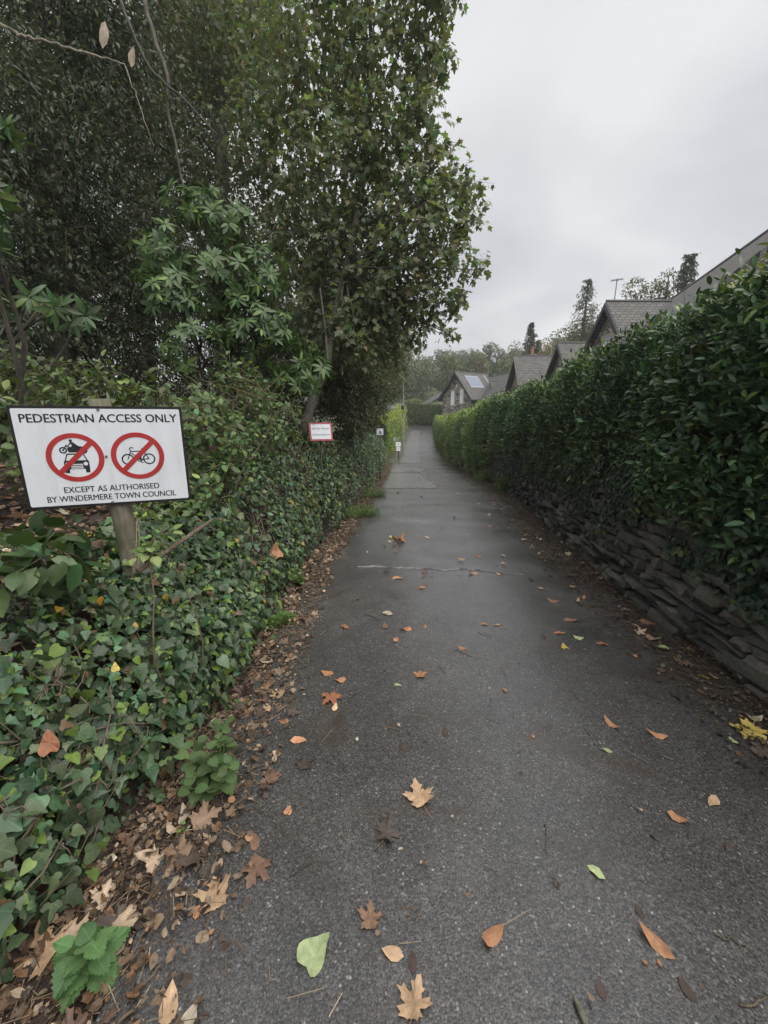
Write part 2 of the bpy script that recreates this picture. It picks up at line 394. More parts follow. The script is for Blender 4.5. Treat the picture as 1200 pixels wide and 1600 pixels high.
# asphalt
def asphalt_mat(name, dark, light, damp=.35, scale=120):
    m, t, p, o = mat_new(name); co = geo_pos(t)
    v = N(t, 'ShaderNodeTexVoronoi'); v.inputs['Scale'].default_value = scale; v.inputs['Randomness'].default_value = 1
    nd = noise(t, 60, 2, .5, co); wob = N(t, 'ShaderNodeVectorMath', operation='MULTIPLY_ADD')
    t.links.new(nd.outputs['Color'], wob.inputs[0]); wob.inputs[1].default_value = (.006, .006, .006); t.links.new(co, wob.inputs[2])
    t.links.new(wob.outputs[0], v.inputs['Vector'])
    s = N(t, 'ShaderNodeSeparateColor'); t.links.new(v.outputs['Color'], s.inputs[0])
    d3 = tuple(dark); l3 = tuple(light)
    stone = ramp(t, s.outputs[0], [(0, d3), (.45, tuple((a * .7 + b * .3) for a, b in zip(d3, l3))), (.86, tuple(a * .4 + b * .6 for a, b in zip(d3, l3))), (.97, l3), (.992, tuple(min(.6, b * 1.5) for b in l3)), (1.0, tuple(min(.7, b * 2.2) for b in l3))]).outputs[0]
    gap = ramp(t, v.outputs['Distance'], [(.30, (1, 1, 1)), (.72, (.0, .0, .0))]).outputs[0]
    v2 = N(t, 'ShaderNodeTexVoronoi'); v2.inputs['Scale'].default_value = scale * 2.1; t.links.new(co, v2.inputs['Vector'])
    s2 = N(t, 'ShaderNodeSeparateColor'); t.links.new(v2.outputs['Color'], s2.inputs[0])
    fine = ramp(t, s2.outputs[1], [(0, tuple(a * .6 for a in d3)), (.7, tuple((a + b) / 2.6 for a, b in zip(d3, l3))), (1.0, l3)]).outputs[0]
    c = mixc(t, gap, fine, stone)
    big = noise(t, .55, 5, .6, co, .6); mid = noise(t, 4.5, 4, .6, co)
    f = ramp(t, big.outputs['Fac'], [(.34, (.66, .66, .67)), (.5, (.95, .95, .95)), (.68, (1.2, 1.19, 1.18))]).outputs[0]
    c = mixc(t, 1.0, c, f, 'MULTIPLY')
    f2 = ramp(t, mid.outputs['Fac'], [(.3, (.82, .8, .79)), (.7, (1.08, 1.08, 1.08))]).outputs[0]
    c = mixc(t, 1.0, c, f2, 'MULTIPLY')
    st = noise(t, 1.7, 4, .65, co, 1.2)
    c = mixc(t, ramp(t, st.outputs['Fac'], [(.54, (0, 0, 0)), (.70, (.65, .65, .65))]).outputs[0], c, (.045, .032, .026))   # trodden-in dirt
    t.links.new(c, p.inputs['Base Color'])
    rg = ramp(t, big.outputs['Fac'], [(.38, (damp,) * 3), (.66, (damp + .2,) * 3)]).outputs[0]
    t.links.new(rg, p.inputs['Roughness']); p.inputs['Specular IOR Level'].default_value = .5; t.links.new(ramp(t, big.outputs['Fac'], [(.36, (.85,) * 3), (.62, (.25,) * 3)]).outputs[0], p.inputs['Coat Weight']); p.inputs['Coat Roughness'].default_value = .24
    h = math_(t, 'ADD', math_(t, 'MULTIPLY', gap, 1.0), math_(t, 'MULTIPLY', mid.outputs['Fac'], .8))
    bump(t, p, h, .2, .003)
    return m
M_ROAD = asphalt_mat('damp_asphalt', (.030, .0295, .029), (.15, .146, .14), .26)
M_OLD = asphalt_mat('worn_pale_asphalt', (.085, .084, .084), (.185, .182, .182), .34, 70)
M_DKPATCH = asphalt_mat('dark_repair_asphalt', (.05, .047, .045), (.14, .13, .12), .45, 60)

def soil_mat(name, a, b, c_):
    m, t, p, o = mat_new(name); co = geo_pos(t)
    n = noise(t, 22, 6, .7, co); n2 = noise(t, 90, 3, .6, co)
    c = ramp(t, n.outputs['Fac'], [(.3, a), (.55, b), (.75, c_)]).outputs[0]
    c = mixc(t, 1.0, c, ramp(t, n2.outputs['Fac'], [(.3, (.6, .6, .6)), (.7, (1.3, 1.25, 1.2))]).outputs[0], 'MULTIPLY')
    t.links.new(c, p.inputs['Base Color']); p.inputs['Roughness'].default_value = .8
    bump(t, p, math_(t, 'ADD', n.outputs['Fac'], n2.outputs['Fac']), .9, .02)
    return m
def ground_mat():
    m, t, p, o = mat_new('earth_and_grass'); co = geo_pos(t); n = noise(t, 22, 6, .7, co); n2 = noise(t, 90, 3, .6, co); n3 = noise(t, .8, 4, .6, co)
    c = ramp(t, n.outputs['Fac'], [(.3, (.020, .014, .010)), (.55, (.05, .033, .023)), (.75, (.09, .063, .045))]).outputs[0]
    g = ramp(t, n3.outputs['Fac'], [(.3, (.035, .05, .016)), (.7, (.075, .09, .03))]).outputs[0]
    s = N(t, 'ShaderNodeSeparateXYZ'); t.links.new(co, s.inputs[0])
    f = ramp(t, math_(t, 'MULTIPLY', s.outputs['Y'], .01), [(.33, (0, 0, 0)), (.42, (1, 1, 1))]).outputs[0]
    c = mixc(t, f, c, g); c = mixc(t, 1.0, c, ramp(t, n2.outputs['Fac'], [(.3, (.6, .6, .6)), (.7, (1.3, 1.25, 1.2))]).outputs[0], 'MULTIPLY')
    t.links.new(c, p.inputs['Base Color']); p.inputs['Roughness'].default_value = .8; bump(t, p, math_(t, 'ADD', n.outputs['Fac'], n2.outputs['Fac']), .9, .02); return m
M_GROUND = ground_mat()
M_SOIL = soil_mat('leafy_soil', (.022, .015, .011), (.055, .036, .025), (.10, .07, .05))
M_GRASSLAND = soil_mat('rough_grass', (.03, .04, .015), (.055, .07, .025), (.09, .09, .04))

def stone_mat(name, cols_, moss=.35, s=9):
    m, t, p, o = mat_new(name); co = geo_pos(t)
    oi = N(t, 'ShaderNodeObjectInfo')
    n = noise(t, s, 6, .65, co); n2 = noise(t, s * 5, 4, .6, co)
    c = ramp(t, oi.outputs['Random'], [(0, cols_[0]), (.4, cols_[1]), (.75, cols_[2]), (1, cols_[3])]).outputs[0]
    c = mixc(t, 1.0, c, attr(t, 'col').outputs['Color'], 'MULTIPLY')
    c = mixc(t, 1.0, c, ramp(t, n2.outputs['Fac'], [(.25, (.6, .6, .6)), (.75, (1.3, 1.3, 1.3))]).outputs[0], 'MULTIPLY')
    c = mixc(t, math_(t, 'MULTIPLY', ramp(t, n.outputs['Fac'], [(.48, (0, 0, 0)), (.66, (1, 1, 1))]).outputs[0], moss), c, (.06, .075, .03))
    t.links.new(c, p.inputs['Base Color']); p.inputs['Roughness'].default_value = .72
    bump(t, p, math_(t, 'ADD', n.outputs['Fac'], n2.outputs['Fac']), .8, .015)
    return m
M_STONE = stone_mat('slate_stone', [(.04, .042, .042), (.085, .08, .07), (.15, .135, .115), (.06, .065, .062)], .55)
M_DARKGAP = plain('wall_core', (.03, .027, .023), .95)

def slate_mat():
    m, t, p, o = mat_new('roof_slate'); co = attr(t, 'luv').outputs['Vector']
    b = N(t, 'ShaderNodeTexBrick'); t.links.new(co, b.inputs['Vector'])
    b.inputs['Scale'].default_value = 1; b.inputs['Brick Width'].default_value = .34; b.inputs['Row Height'].default_value = .2; b.inputs['Mortar Size'].default_value = .018
    b.inputs['Color1'].default_value = (.105, .103, .103, 1); b.inputs['Color2'].default_value = (.165, .16, .152, 1); b.inputs['Mortar'].default_value = (.03, .03, .03, 1)
    n = noise(t, 1.3, 5, .65, geo_pos(t))
    c = mixc(t, ramp(t, n.outputs['Fac'], [(.45, (0, 0, 0)), (.7, (.6, .6, .6))]).outputs[0], b.outputs['Color'], (.10, .095, .07))
    t.links.new(c, p.inputs['Base Color']); p.inputs['Roughness'].default_value = .75; p.inputs['Specular IOR Level'].default_value = .2
    bump(t, p, b.outputs['Fac'], -.5, .02); return m
M_SLATE = slate_mat()
def rubble_mat():
    m, t, p, o = mat_new('rubble_masonry'); co = geo_pos(t)
    mp = N(t, 'ShaderNodeMapping'); mp.inputs['Scale'].default_value = (2.2, 2.2, 4.6); t.links.new(co, mp.inputs[0])
    v = N(t, 'ShaderNodeTexVoronoi'); v.inputs['Scale'].default_value = 1; t.links.new(mp.outputs[0], v.inputs['Vector'])
    e = N(t, 'ShaderNodeTexVoronoi', feature='DISTANCE_TO_EDGE'); e.inputs['Scale'].default_value = 1; t.links.new(mp.outputs[0], e.inputs['Vector'])
    s = N(t, 'ShaderNodeSeparateColor'); t.links.new(v.outputs['Color'], s.inputs[0])
    c = ramp(t, s.outputs[0], [(0, (.13, .12, .11)), (.4, (.29, .26, .21)), (.75, (.40, .36, .29)), (1, (.52, .47, .40))]).outputs[0]
    g = ramp(t, e.outputs['Distance'], [(.03, (0, 0, 0)), (.09, (1, 1, 1))]).outputs[0]
    c = mixc(t, g, (.10, .095, .085), c)
    t.links.new(c, p.inputs['Base Color']); p.inputs['Roughness'].default_value = .85; bump(t, p, g, .8, .03); return m
M_RUBBLE = rubble_mat()
M_RENDER = plain('grey_render', (.42, .40, .38), .85, nscale=2, namt=.12)
M_WOOD_DK = plain('dark_bargeboard', (.035, .035, .04), .6)
M_WOOD_LT = plain('green_grey_bargeboard', (.16, .16, .13), .6)
M_WHITE = plain('white_paint', (.75, .76, .77), .5)
M_LEAD = plain('lead_flashing', (.42, .43, .45), .45)
M_RIDGE = plain('ridge_tile', (.13, .125, .12), .8)
M_TERRA = plain('terracotta', (.30, .16, .10), .8)
M_METAL = plain('aerial_metal', (.35, .36, .38), .4, .8)
M_BLACK = plain('black_edge', (.012, .012, .014), .45)
M_LEAD_DK = plain('dark_slot', (.03, .03, .032), .6)
def glass_mat(name, c, rough=.08):
    m, t, p, o = mat_new(name); p.inputs['Base Color'].default_value = (*c, 1); p.inputs['Roughness'].default_value = rough
    p.inputs['Specular IOR Level'].default_value = .8; return m
M_GLASS = glass_mat('window_glass', (.10, .11, .12)); M_SKYPANE = glass_mat('painted_sky_reflection', (.85, .86, .87), .3)  # near-white base colour stands for sky reflected in the panes
M_SOLAR = glass_mat('rooflight_glass', (.15, .18, .25), .5)

def sign_mat(name, c):
    m, t, p, o = mat_new(name); co = objco(t)
    n = noise(t, 5, 6, .7, co); n2 = noise(t, 60, 3, .6, co)
    k = ramp(t, n.outputs['Fac'], [(.35, tuple(v * .9 for v in c)), (.7, c)]).outputs[0]
    k = mixc(t, ramp(t, n2.outputs['Fac'], [(.70, (0, 0, 0)), (.78, (.5, .5, .5))]).outputs[0], k, tuple(v * .55 for v in c))
    mp = N(t, 'ShaderNodeMapping'); mp.inputs['Scale'].default_value = (22, 22, 1.6); t.links.new(co, mp.inputs[0]); n3 = noise(t, 1, 4, .6, mp.outputs[0])
    k = mixc(t, ramp(t, n3.outputs['Fac'], [(.52, (0, 0, 0)), (.72, (.30, .30, .30))]).outputs[0], k, tuple(a * b for a, b in zip(c, (.62, .66, .52))))
    t.links.new(k, p.inputs['Base Color']); p.inputs['Roughness'].default_value = .38; return m
M_SIGNW = sign_mat('sign_white', (.72, .74, .78)); M_SIGNR = sign_mat('sign_red', (.42, .035, .035)); M_SIGNK = plain('sign_black', (.018, .018, .022), .45)
M_PINKRED = sign_mat('faded_red', (.42, .07, .09)); M_GREYINK = plain('faded_ink', (.12, .10, .13), .5)

# ================================================================== SETTING
def grid(xs, ys, zf, mb=None, C=None):
    X, Y = np.meshgrid(xs, ys); Z = zf(X, Y); V = np.stack([X, Y, Z], -1).reshape(-1, 3)
    nx, ny = len(xs), len(ys); i = np.arange((ny - 1) * (nx - 1)); r = i // (nx - 1); c = i % (nx - 1); a = r * nx + c
    T = np.concatenate([np.stack([a, a + 1, a + nx + 1], 1), np.stack([a, a + nx + 1, a + nx], 1)])
    return (mb or MB()).add(V, T, C)
def ss(x, a, b):
    t = np.clip((x - a) / (b - a), 0, 1); return t * t * (3 - 2 * t)
def terrain(X, Y):
    road = rz(Y)
    bt = bank_top(Y) + .10 * np.clip(-X - 2, 0, 8) + .06 * nz(np.stack([X, Y], -1), 3, 3)
    L = ss(-X, -xf(Y) - .0, -xf(Y) + .42)
    zone = 1 - ss(Y, 27.5, 29)                           # the drive opens on the left after 28 m
    far_l = 1.1 * ss(Y, 30.5, 32.5) * ss(-X, .9, 2.2)
    zl = road + (bt - road) * L * zone + far_l * (1 - zone) * .2
    garden = road + 1.0 + .05 * np.clip(X - 3.5, 0, 12)
    Rr = ss(X, xw(Y) + .15, xw(Y) + .4)
    z = np.where(X < .6, zl, road + (garden - road) * Rr)
    hill = ss(Y, 75, 150) * 9 + ss(X, 20, 80) * 6 * ss(Y, 20, 120) + ss(Y, 150, 420) * 20
    nn = .015 * nz(np.stack([X, Y], -1), 9, 5)
    return z + hill + nn - .02
gx = np.concatenate([np.arange(-160, -12, 8), np.arange(-12, -3, .6), np.arange(-3, 4, .07), np.arange(4, 14, .6), np.arange(14, 180, 8)])
gy = np.concatenate([np.arange(-16, -2, 1), np.arange(-2, 9, .1), np.arange(9, 34, .3), np.arange(34, 70, 1.5), np.arange(70, 430, 8)])
def ground_far(X, Y): return terrain(X, Y)
gm = grid(gx, gy, ground_far)
ground = gm.build('ground', M_GROUND, smooth=True); tag(ground, 'dark leafy earth of the banks and gardens either side of the lane', None, kind='structure')

# the lane
def lane():
    ys = np.concatenate([np.arange(-6, 10, .12), np.arange(10, 40, .3), np.arange(40, 67, 1)])
    us = np.linspace(0, 1, 33); V = []
    for y in ys:
        a = xl(y) - .10 + .05 * nz(np.array([y, 0.]), 5, 11) + .03 * nz(np.array([y, 0.]), 19, 12); b = xr(y) + .15 + .06 * nz(np.array([y, 3.]), 4, 13)
        x = a + (b - a) * us
        z = rz(y) + .012 + .035 * (1 - (2 * us - 1) ** 2) + .008 * nz(np.stack([x, np.full_like(x, y)], -1), 2.2, 14)
        V.append(np.stack([x, np.full_like(x, y), z], 1))
    V = np.concatenate(V); nx, ny = 33, len(ys); i = np.arange((ny - 1) * (nx - 1)); a = (i // (nx - 1)) * nx + i % (nx - 1)
    T = np.concatenate([np.stack([a, a + 1, a + nx + 1], 1), np.stack([a, a + nx + 1, a + nx], 1)])
    return MB().add(V, T).build('road', M_ROAD, smooth=True)
road = lane(); tag(road, 'damp dark grey tarmac lane running between the banks', kind='structure')
def road_z(x, y):
    a = xl(y) - .10; b = xr(y) + .15; u = np.clip((x - a) / (b - a), 0, 1)
    return rz(y) + .012 + .035 * (1 - (2 * u - 1) ** 2) + .008 * nz(np.stack([x + 0 * y, y + 0 * x], -1), 2.2, 14)
def sheet(name, outline, mat, lift, thick, lab):           # an irregular sheet laid on the lane
    P = np.array(outline, float); n = 220
    t = np.linspace(0, len(P), n, endpoint=False); i = t.astype(int); f = (t - i)[:, None]
    Q = P[i] * (1 - f) + P[(i + 1) % len(P)] * f
    Q += .10 * np.stack([nz(Q, 7, 21), nz(Q, 7, 22)], 1) + .02 * np.stack([nz(Q, 23, 23), nz(Q, 23, 24)], 1)
    c = Q.mean(0); rings = [1, .8, .6, .4, .2]; V = []
    for k in rings:
        q = c + (Q - c) * k; V.append(np.c_[q, road_z(q[:, 0], q[:, 1]) + lift])
    q0 = Q; V.append(np.c_[q0, road_z(q0[:, 0], q0[:, 1]) - .01])
    V = np.concatenate(V + [np.array([[c[0], c[1], road_z(c[0], c[1]) + lift]])]); T = []
    for r_ in range(4):
        for j in range(n):
            k = (j + 1) % n; T += [(r_ * n + j, r_ * n + k, (r_ + 1) * n + k), (r_ * n + j, (r_ + 1) * n + k, (r_ + 1) * n + j)]
    for j in range(n):
        k = (j + 1) % n; T.append((4 * n + j, 4 * n + k, 6 * n)); T += [(5 * n + j, 5 * n + k, k), (5 * n + j, k, j)]
    o = MB().add(V, T).build(name, mat, road); tag(o, lab); return o
sheet('repair_patch', [(-1.0, 13.2), (.95, 13.3), (.85, 15), (.55, 17), (.45, 19.3), (-.2, 19.2), (-1.0, 19.2)], M_OLD, .012, .02, 'smooth pale grey tarmac patch with a ragged edge')
sheet('repair_patch', [(-1.1, 20.2), (.6, 20.4), (.8, 22.5), (.2, 23.2), (-1.2, 23)], M_OLD, .010, .02, 'second pale tarmac patch further down the lane')
sheet('repair_patch', [(1.3, 19), (1.9, 18.6), (1.7, 21.5), (1.2, 22)], M_OLD, .008, .02, 'small pale patch near the hedge')
sheet('pothole_patch', [(.75, 14.2), (1.5, 14.1), (1.7, 16), (1.5, 19), (.8, 19.5), (.75, 17)], M_DKPATCH, .006, .02, 'dark broken tarmac in the middle of the lane')
sheet('repair_patch', [(-.75, 27), (.7, 27), (.85, 40), (1.15, 54), (.1, 54), (-.45, 42)], M_OLD, .010, .02, 'long pale strip of tarmac up the far rise')
def seam():
    mb = MB(); P0 = at(552, 899, 4.74); 
    xs = np.linspace(-.72, 1.35, 90)
    ys = 4.72 - .06 * xs + .05 * nz(np.stack([xs, xs * 0], 1), 5, 31) + .02 * nz(np.stack([xs, xs * 0], 1), 24, 32)
    w = .020 * (1 + .9 * nz(np.stack([xs, xs], 1), 9, 33)) + .010; w = np.clip(w * .7 * (nz(np.stack([xs, xs], 1), 13, 34) > -.55), .0008, .05) * np.where(xs > .8, .35, 1)
    V = np.concatenate([np.c_[xs, ys - w, road_z(xs, ys) + .003], np.c_[xs, ys, road_z(xs, ys) + .014], np.c_[xs, ys + w, road_z(xs, ys) + .003]])
    n = len(xs); T = []
    for r_ in range(2):
        for j in range(n - 1): a = r_ * n + j; T += [(a, a + 1, a + n + 1), (a, a + n + 1, a + n)]
    o = mb.add(V, T).build('repair_seam', plain('pale_seam', (.15, .145, .14), .6, nscale=40, namt=.4), road); tag(o, 'pale raised ragged seam across the tarmac')
seam()

# ================================================================== LEFT BANK
def scatter_surface(n, ys_range, prof, r=rng, dens=None):
    """random points on a swept profile: prof(y, t) -> x, z; returns positions and normals"""
    y = r.uniform(*ys_range, n); t = r.random(n); e = 1e-3
    if dens is not None:
        k = r.random(n) < dens(y, t); y, t = y[k], t[k]
    x, z = prof(y, t); x2, z2 = prof(y, np.minimum(t + e, 1.001))
    tx, tz = x2 - x, z2 - z; nrm = unit(np.stack([tz, 0 * tx, -tx], 1))
    return np.stack([x, y, z], 1), nrm, t
def bank_prof(y, t):                        # up the ivy face (t<.62), then over the top
    zb, zt = rz(y), bank_top(y)
    f = np.clip(t / .62, 0, 1); g = np.clip((t - .62) / .38, 0, 1)
    x = xf(y) - .40 * f ** 1.6 - .55 * g; z = zb + (zt - zb) * f ** .8 + .06 * np.sin(g * 3.14) + .02 * g
    return x, z
IV = thing('ivy_bank', (-1.3, 2, .3), 'dark green ivy covering the left bank below the white sign and along the lane', 'ivy')
def ivy_left():
    sets = [(17000, (.12, 3.2), (.024, .068)), (13000, (3.2, 7), (.030, .066)), (17000, (7, 16), (.045, .085)), (9000, (16, 27.6), (.06, .11))]
    P, NR, SZ, OU = [], [], [], []
    for n, yr, sz in sets:
        def dens(y, t):
            q = np.stack([y * 1.0, t * 2.2], 1); d = .72 + .62 * nz(q, 2.6, 41)
            foot = np.where(t < .10, .5, 1.0)
            top = np.where((t > .72) & (y > 1.4) & (y < 2.6), .35, 1.0)
            return d * foot * top
        p, nr, t = scatter_surface(n, yr, bank_prof, dens=dens)
        off = .015 + .09 * rng.random(len(p)) ** 1.4 + .05 * (nz(p, 4.5, 42) + .4) * (t > .1)
        bulge = .06 * nz(p, 1.7, 43)
        p = p + nr * (off + bulge)[:, None] + rng.normal(size=p.shape) * .015
        P.append(p); NR.append(nr); SZ.append(rng.uniform(sz[0], sz[1], len(p)) * rng.choice([.6, .8, 1, 1.3], len(p))); OU.append(off)
    P, NR, SZ, OU = map(np.concatenate, (P, NR, SZ, OU)); n = len(P)
    yd = unit(np.array([.15, -.15, -.75]) + rvec(n) * .75 + NR * .25)
    nr = unit(NR * .9 + np.array([0, -.15, .55]) + rvec(n) * .55)
    c = leaf_cols(n, (.051, .082, .040), .40, .15, (.12, .18, .04), .14)
    k = nz(P, 2.0, 44) > .35
    c[k] *= np.array([1.25, 1.15, .8])
    yel = rng.random(n) < .006; c[yel] = (.35, .20, .03); brn = rng.random(n) < .02; c[brn] = (.13, .08, .045)
    idx = biggest(P + NR * .02, SZ, 300, outward=np.clip(OU / .12, 0, 1) ** 2)
    keep = split(n, idx); half = rng.random(n)
    mb = MB()
    for q, (tm, s) in enumerate(((IVY, half < .45), (IVY2, (half >= .45) & (half < .62)), (IVY3, (half >= .62) & (half < .78)), (IVY4, half >= .78))):
        sn = s & keep & (P[:, 1] < 2.3); place(mb, IVY_HI[q], P[sn], yd[sn], nr[sn], SZ[sn], c[sn])
        sn = s & keep & (P[:, 1] >= 7.5); place(mb, KITE_W, P[sn], yd[sn], nr[sn], SZ[sn], c[sn])
        s = s & keep & (P[:, 1] >= 2.3) & (P[:, 1] < 7.5); place(mb, tm, P[s], yd[s], nr[s], SZ[s], c[s])
    o = mb.build('foliage', M_IVY, IV, smooth=True); tag(o, kind='stuff')
    for q, tm in enumerate(IVY_HI): leaf_parts(IV, tm, M_IVY, P, yd, nr, SZ, c, idx[q::4])
    # stems
    m = MB()
    for i in range(260):
        y = .15 + 9 * rng.random() ** 1.4 ; t0 = rng.uniform(.05, .5); t1 = t0 + rng.uniform(.1, .35)
        yy = np.linspace(y, y + rng.normal() * .35, 7); tt = np.linspace(t0, t1, 7); x, z = bank_prof(yy, tt)
        pts = np.stack([x, yy, z], 1) + np.array([1, 0, .3]) * (.05 + .05 * rng.random((7, 1))) + rng.normal(size=(7, 3)) * .012
        tube(m, pts, np.linspace(.004, .0018, 7) * rng.uniform(.7, 1.6), 4)
    tag(m.build('stems', M_TWIG, IV, smooth=True), kind='stuff')
ivy_left()

# leaf litter (stuff)
DEADC = [(.16, .105, .068), (.25, .175, .115), (.10, .064, .045), (.33, .245, .17), (.055, .039, .03), (.21, .115, .06)]
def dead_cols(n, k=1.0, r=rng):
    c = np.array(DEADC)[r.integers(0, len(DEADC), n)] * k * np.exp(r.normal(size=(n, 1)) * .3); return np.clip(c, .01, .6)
def litter(name, label, n, yr, xfun, zfun, sizes, bright=1.0, tilt=.45, maple=.25):
    y = rng.uniform(yr[0] ** .6, yr[1] ** .6, n) ** (1 / .6); x = xfun(y); z = zfun(x, y)
    p = np.stack([x, y, z + .004 + .02 * rng.random(n)], 1); a = rng.uniform(0, 6.28, n)
    yd = unit(np.stack([np.cos(a), np.sin(a), rng.normal(size=n) * tilt * .6], 1)); nr = unit(np.array([0, 0, 1.0]) + rvec(n) * tilt)
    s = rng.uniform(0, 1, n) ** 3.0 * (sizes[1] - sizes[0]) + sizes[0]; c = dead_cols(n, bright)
    mp = (rng.random(n) < maple) & (y < 9); q = ~mp; small = q & (rng.random(n) < .6); far = q & ((y > 4.5) | (s < .016)); small &= ~far; q &= ~far
    mb = MB(); place(mb, KITE_W, p[far], yd[far], nr[far], s[far], c[far]); place(mb, SYC, p[mp], yd[mp], nr[mp], s[mp] * 1.2, c[mp]); place(mb, FRAG, p[small], yd[small], nr[small], s[small] * .8, c[small])
    q &= ~small; place(mb, BEECH, p[q], yd[q], nr[q], s[q], c[q])
    # needles, stalks and broken twigs among them
    m2 = int(n * .5); y = rng.uniform(*yr, m2) if yr[0] > 0 else rng.uniform(.2, yr[1], m2); x = xfun(y); A = np.stack([x, y, zfun(x, y) + .008 + .012 * rng.random(m2)], 1); a = rng.uniform(0, 6.28, m2); L = rng.uniform(.02, .11, m2)
    B = A + np.stack([np.cos(a) * L, np.sin(a) * L, rng.normal(size=m2) * .012], 1)
    tubes_fast(mb, A, B, .0017, .0011, dead_cols(m2, .8 * bright))
    return tag(mb.build(name, M_DEAD), label, None, kind='stuff')
def gz_(x, y): return np.maximum(terrain(x, y), np.where((x > xl(y) - .10) & (x < xr(y) + .15), road_z(x, y), -9))
litter('leaf_litter', 'brown leaf litter and broken twigs along the foot of the ivy bank', 28000, (.12, 27), lambda y: xf(y) + .02 + (xl(y) - xf(y) + np.interp(y, [.5, 2], [.30, .20])) * rng.beta(1.15, np.interp(y, [.5, 2.5], [2.6, 1.9])), gz_, (.006, .06), .74, .7, .10)
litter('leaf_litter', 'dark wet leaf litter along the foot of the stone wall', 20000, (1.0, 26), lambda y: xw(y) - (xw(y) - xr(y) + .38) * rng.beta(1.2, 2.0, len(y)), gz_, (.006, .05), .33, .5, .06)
litter('leaf_litter', 'dry brown leaves lying on top of the bank behind the sign post', 7000, (.8, 12), lambda y: xf(y) - .55 - rng.random(len(y)) * 2.4, lambda x, y: terrain(x, y) + .03, (.03, .11), 1.25, .6, .4)

litter('leaf_fragments', 'crumbs of leaf, stalk and grit strewn over the whole tarmac', 1500, (.5, 26), lambda y: xl(y) + (xr(y) - xl(y)) * rng.random(len(y)), lambda x, y: road_z(x, y) - .004, (.004, .026), .8, .2, .03)
# ================================================================== RIGHT WALL
WALL = thing('stone_wall', (2.5, 5, -.4), 'mossy dry stone wall under the laurel hedge on the right of the lane', 'wall')
def wall_h(y): return 1.18 + .05 * np.sin(y * 2.1)
def stone_mesh(k):
    r = np.random.default_rng(100 + k); bx_ = np.array([.5, .5, .5]); V = []; 
    c = .06
    for sx in (-1, 1):
        for sy in (-1, 1):
            for sz in (-1, 1):
                j = r.normal(size=3) * np.array([.07, .06, .10])
                corner = np.array([sx, sy, sz]) * .5 + j
                V += [corner - np.array([sx * c, 0, 0]) * r.uniform(.6, 1.6), corner - np.array([0, sy * c, 0]) * r.uniform(.6, 1.6), corner - np.array([0, 0, sz * c]) * r.uniform(.8, 2.2)]
    import bmesh
    bm = bmesh.new()
    for v in V: bm.verts.new(v)
    bmesh.ops.convex_hull(bm, input=bm.verts); bmesh.ops.triangulate(bm, faces=bm.faces)
    bm.verts.ensure_lookup_table(); bm.verts.index_update()
    used = [v for v in bm.verts if v.link_faces]; ix = {v.index: i for i, v in enumerate(used)}
    VV = np.array([v.co[:] for v in used]); TT = np.array([[ix[v.index] for v in f.verts] for f in bm.faces]); bm.free()
    return VV, TT
def build_wall():
    shapes = [stone_mesh(k) for k in range(14)]; meshes = []
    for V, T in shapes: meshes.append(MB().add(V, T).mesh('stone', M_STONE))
    stones = []; z = -.06
    while z < 1.2:
        h = rng.uniform(.05, .11); y = .9 + rng.random() * .2
        while y < 15:
            L = rng.choice([rng.uniform(.07, .15), rng.uniform(.14, .26), rng.uniform(.24, .42)])
            hh = h * rng.uniform(.7, 1.12)
            batter = .11 * z
            stones.append((y + L / 2, z + h / 2 + .012 * math.sin(y * 3 + z * 5), L, hh, batter, rng.normal() * .03))
            y += L + rng.uniform(.004, .02)
        z += h + .006
    vis = sorted(range(len(stones)), key=lambda i: -(stones[i][2] * stones[i][3]) / max(stones[i][0], 1.6) ** 2 if stones[i][0] > 1.9 and stones[i][1] < 1.0 else 0)
    chosen = set(vis[:300]); base = np.array(BASE[WALL.name]); mb = MB()
    for i, (y, z, L, h, bt, dx) in enumerate(stones):
        p = np.array([xw(y) + .13 + bt + dx, y, rz(y) + z]); sl = (rz(y + .2) - rz(y - .2)) / .4; dxy = (xw(y + .2) - xw(y - .2)) / .4
        ang = math.atan(-dxy); k = int(rng.integers(0, 14)); rot = Matrix.Rotation(ang + rng.normal() * .05, 4, 'Z') @ Matrix.Rotation(math.atan(sl) + rng.normal() * .03, 4, 'X')
        fl = -1 if rng.random() < .5 else 1
        M = Matrix.Translation(p - base) @ rot @ Matrix.Diagonal((.30, L * fl, h * 1.04, 1))
        if i in chosen:
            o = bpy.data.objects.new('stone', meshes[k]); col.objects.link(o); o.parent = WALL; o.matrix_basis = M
        else:
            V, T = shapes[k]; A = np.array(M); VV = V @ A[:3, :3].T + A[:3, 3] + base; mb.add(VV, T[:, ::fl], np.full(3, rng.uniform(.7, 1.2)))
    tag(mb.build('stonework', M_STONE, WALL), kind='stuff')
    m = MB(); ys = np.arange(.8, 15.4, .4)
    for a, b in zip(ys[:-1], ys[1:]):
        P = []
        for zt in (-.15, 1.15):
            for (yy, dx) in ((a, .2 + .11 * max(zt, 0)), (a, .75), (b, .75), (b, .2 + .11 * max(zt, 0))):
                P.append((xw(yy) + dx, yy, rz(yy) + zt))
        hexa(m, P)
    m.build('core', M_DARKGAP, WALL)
build_wall()

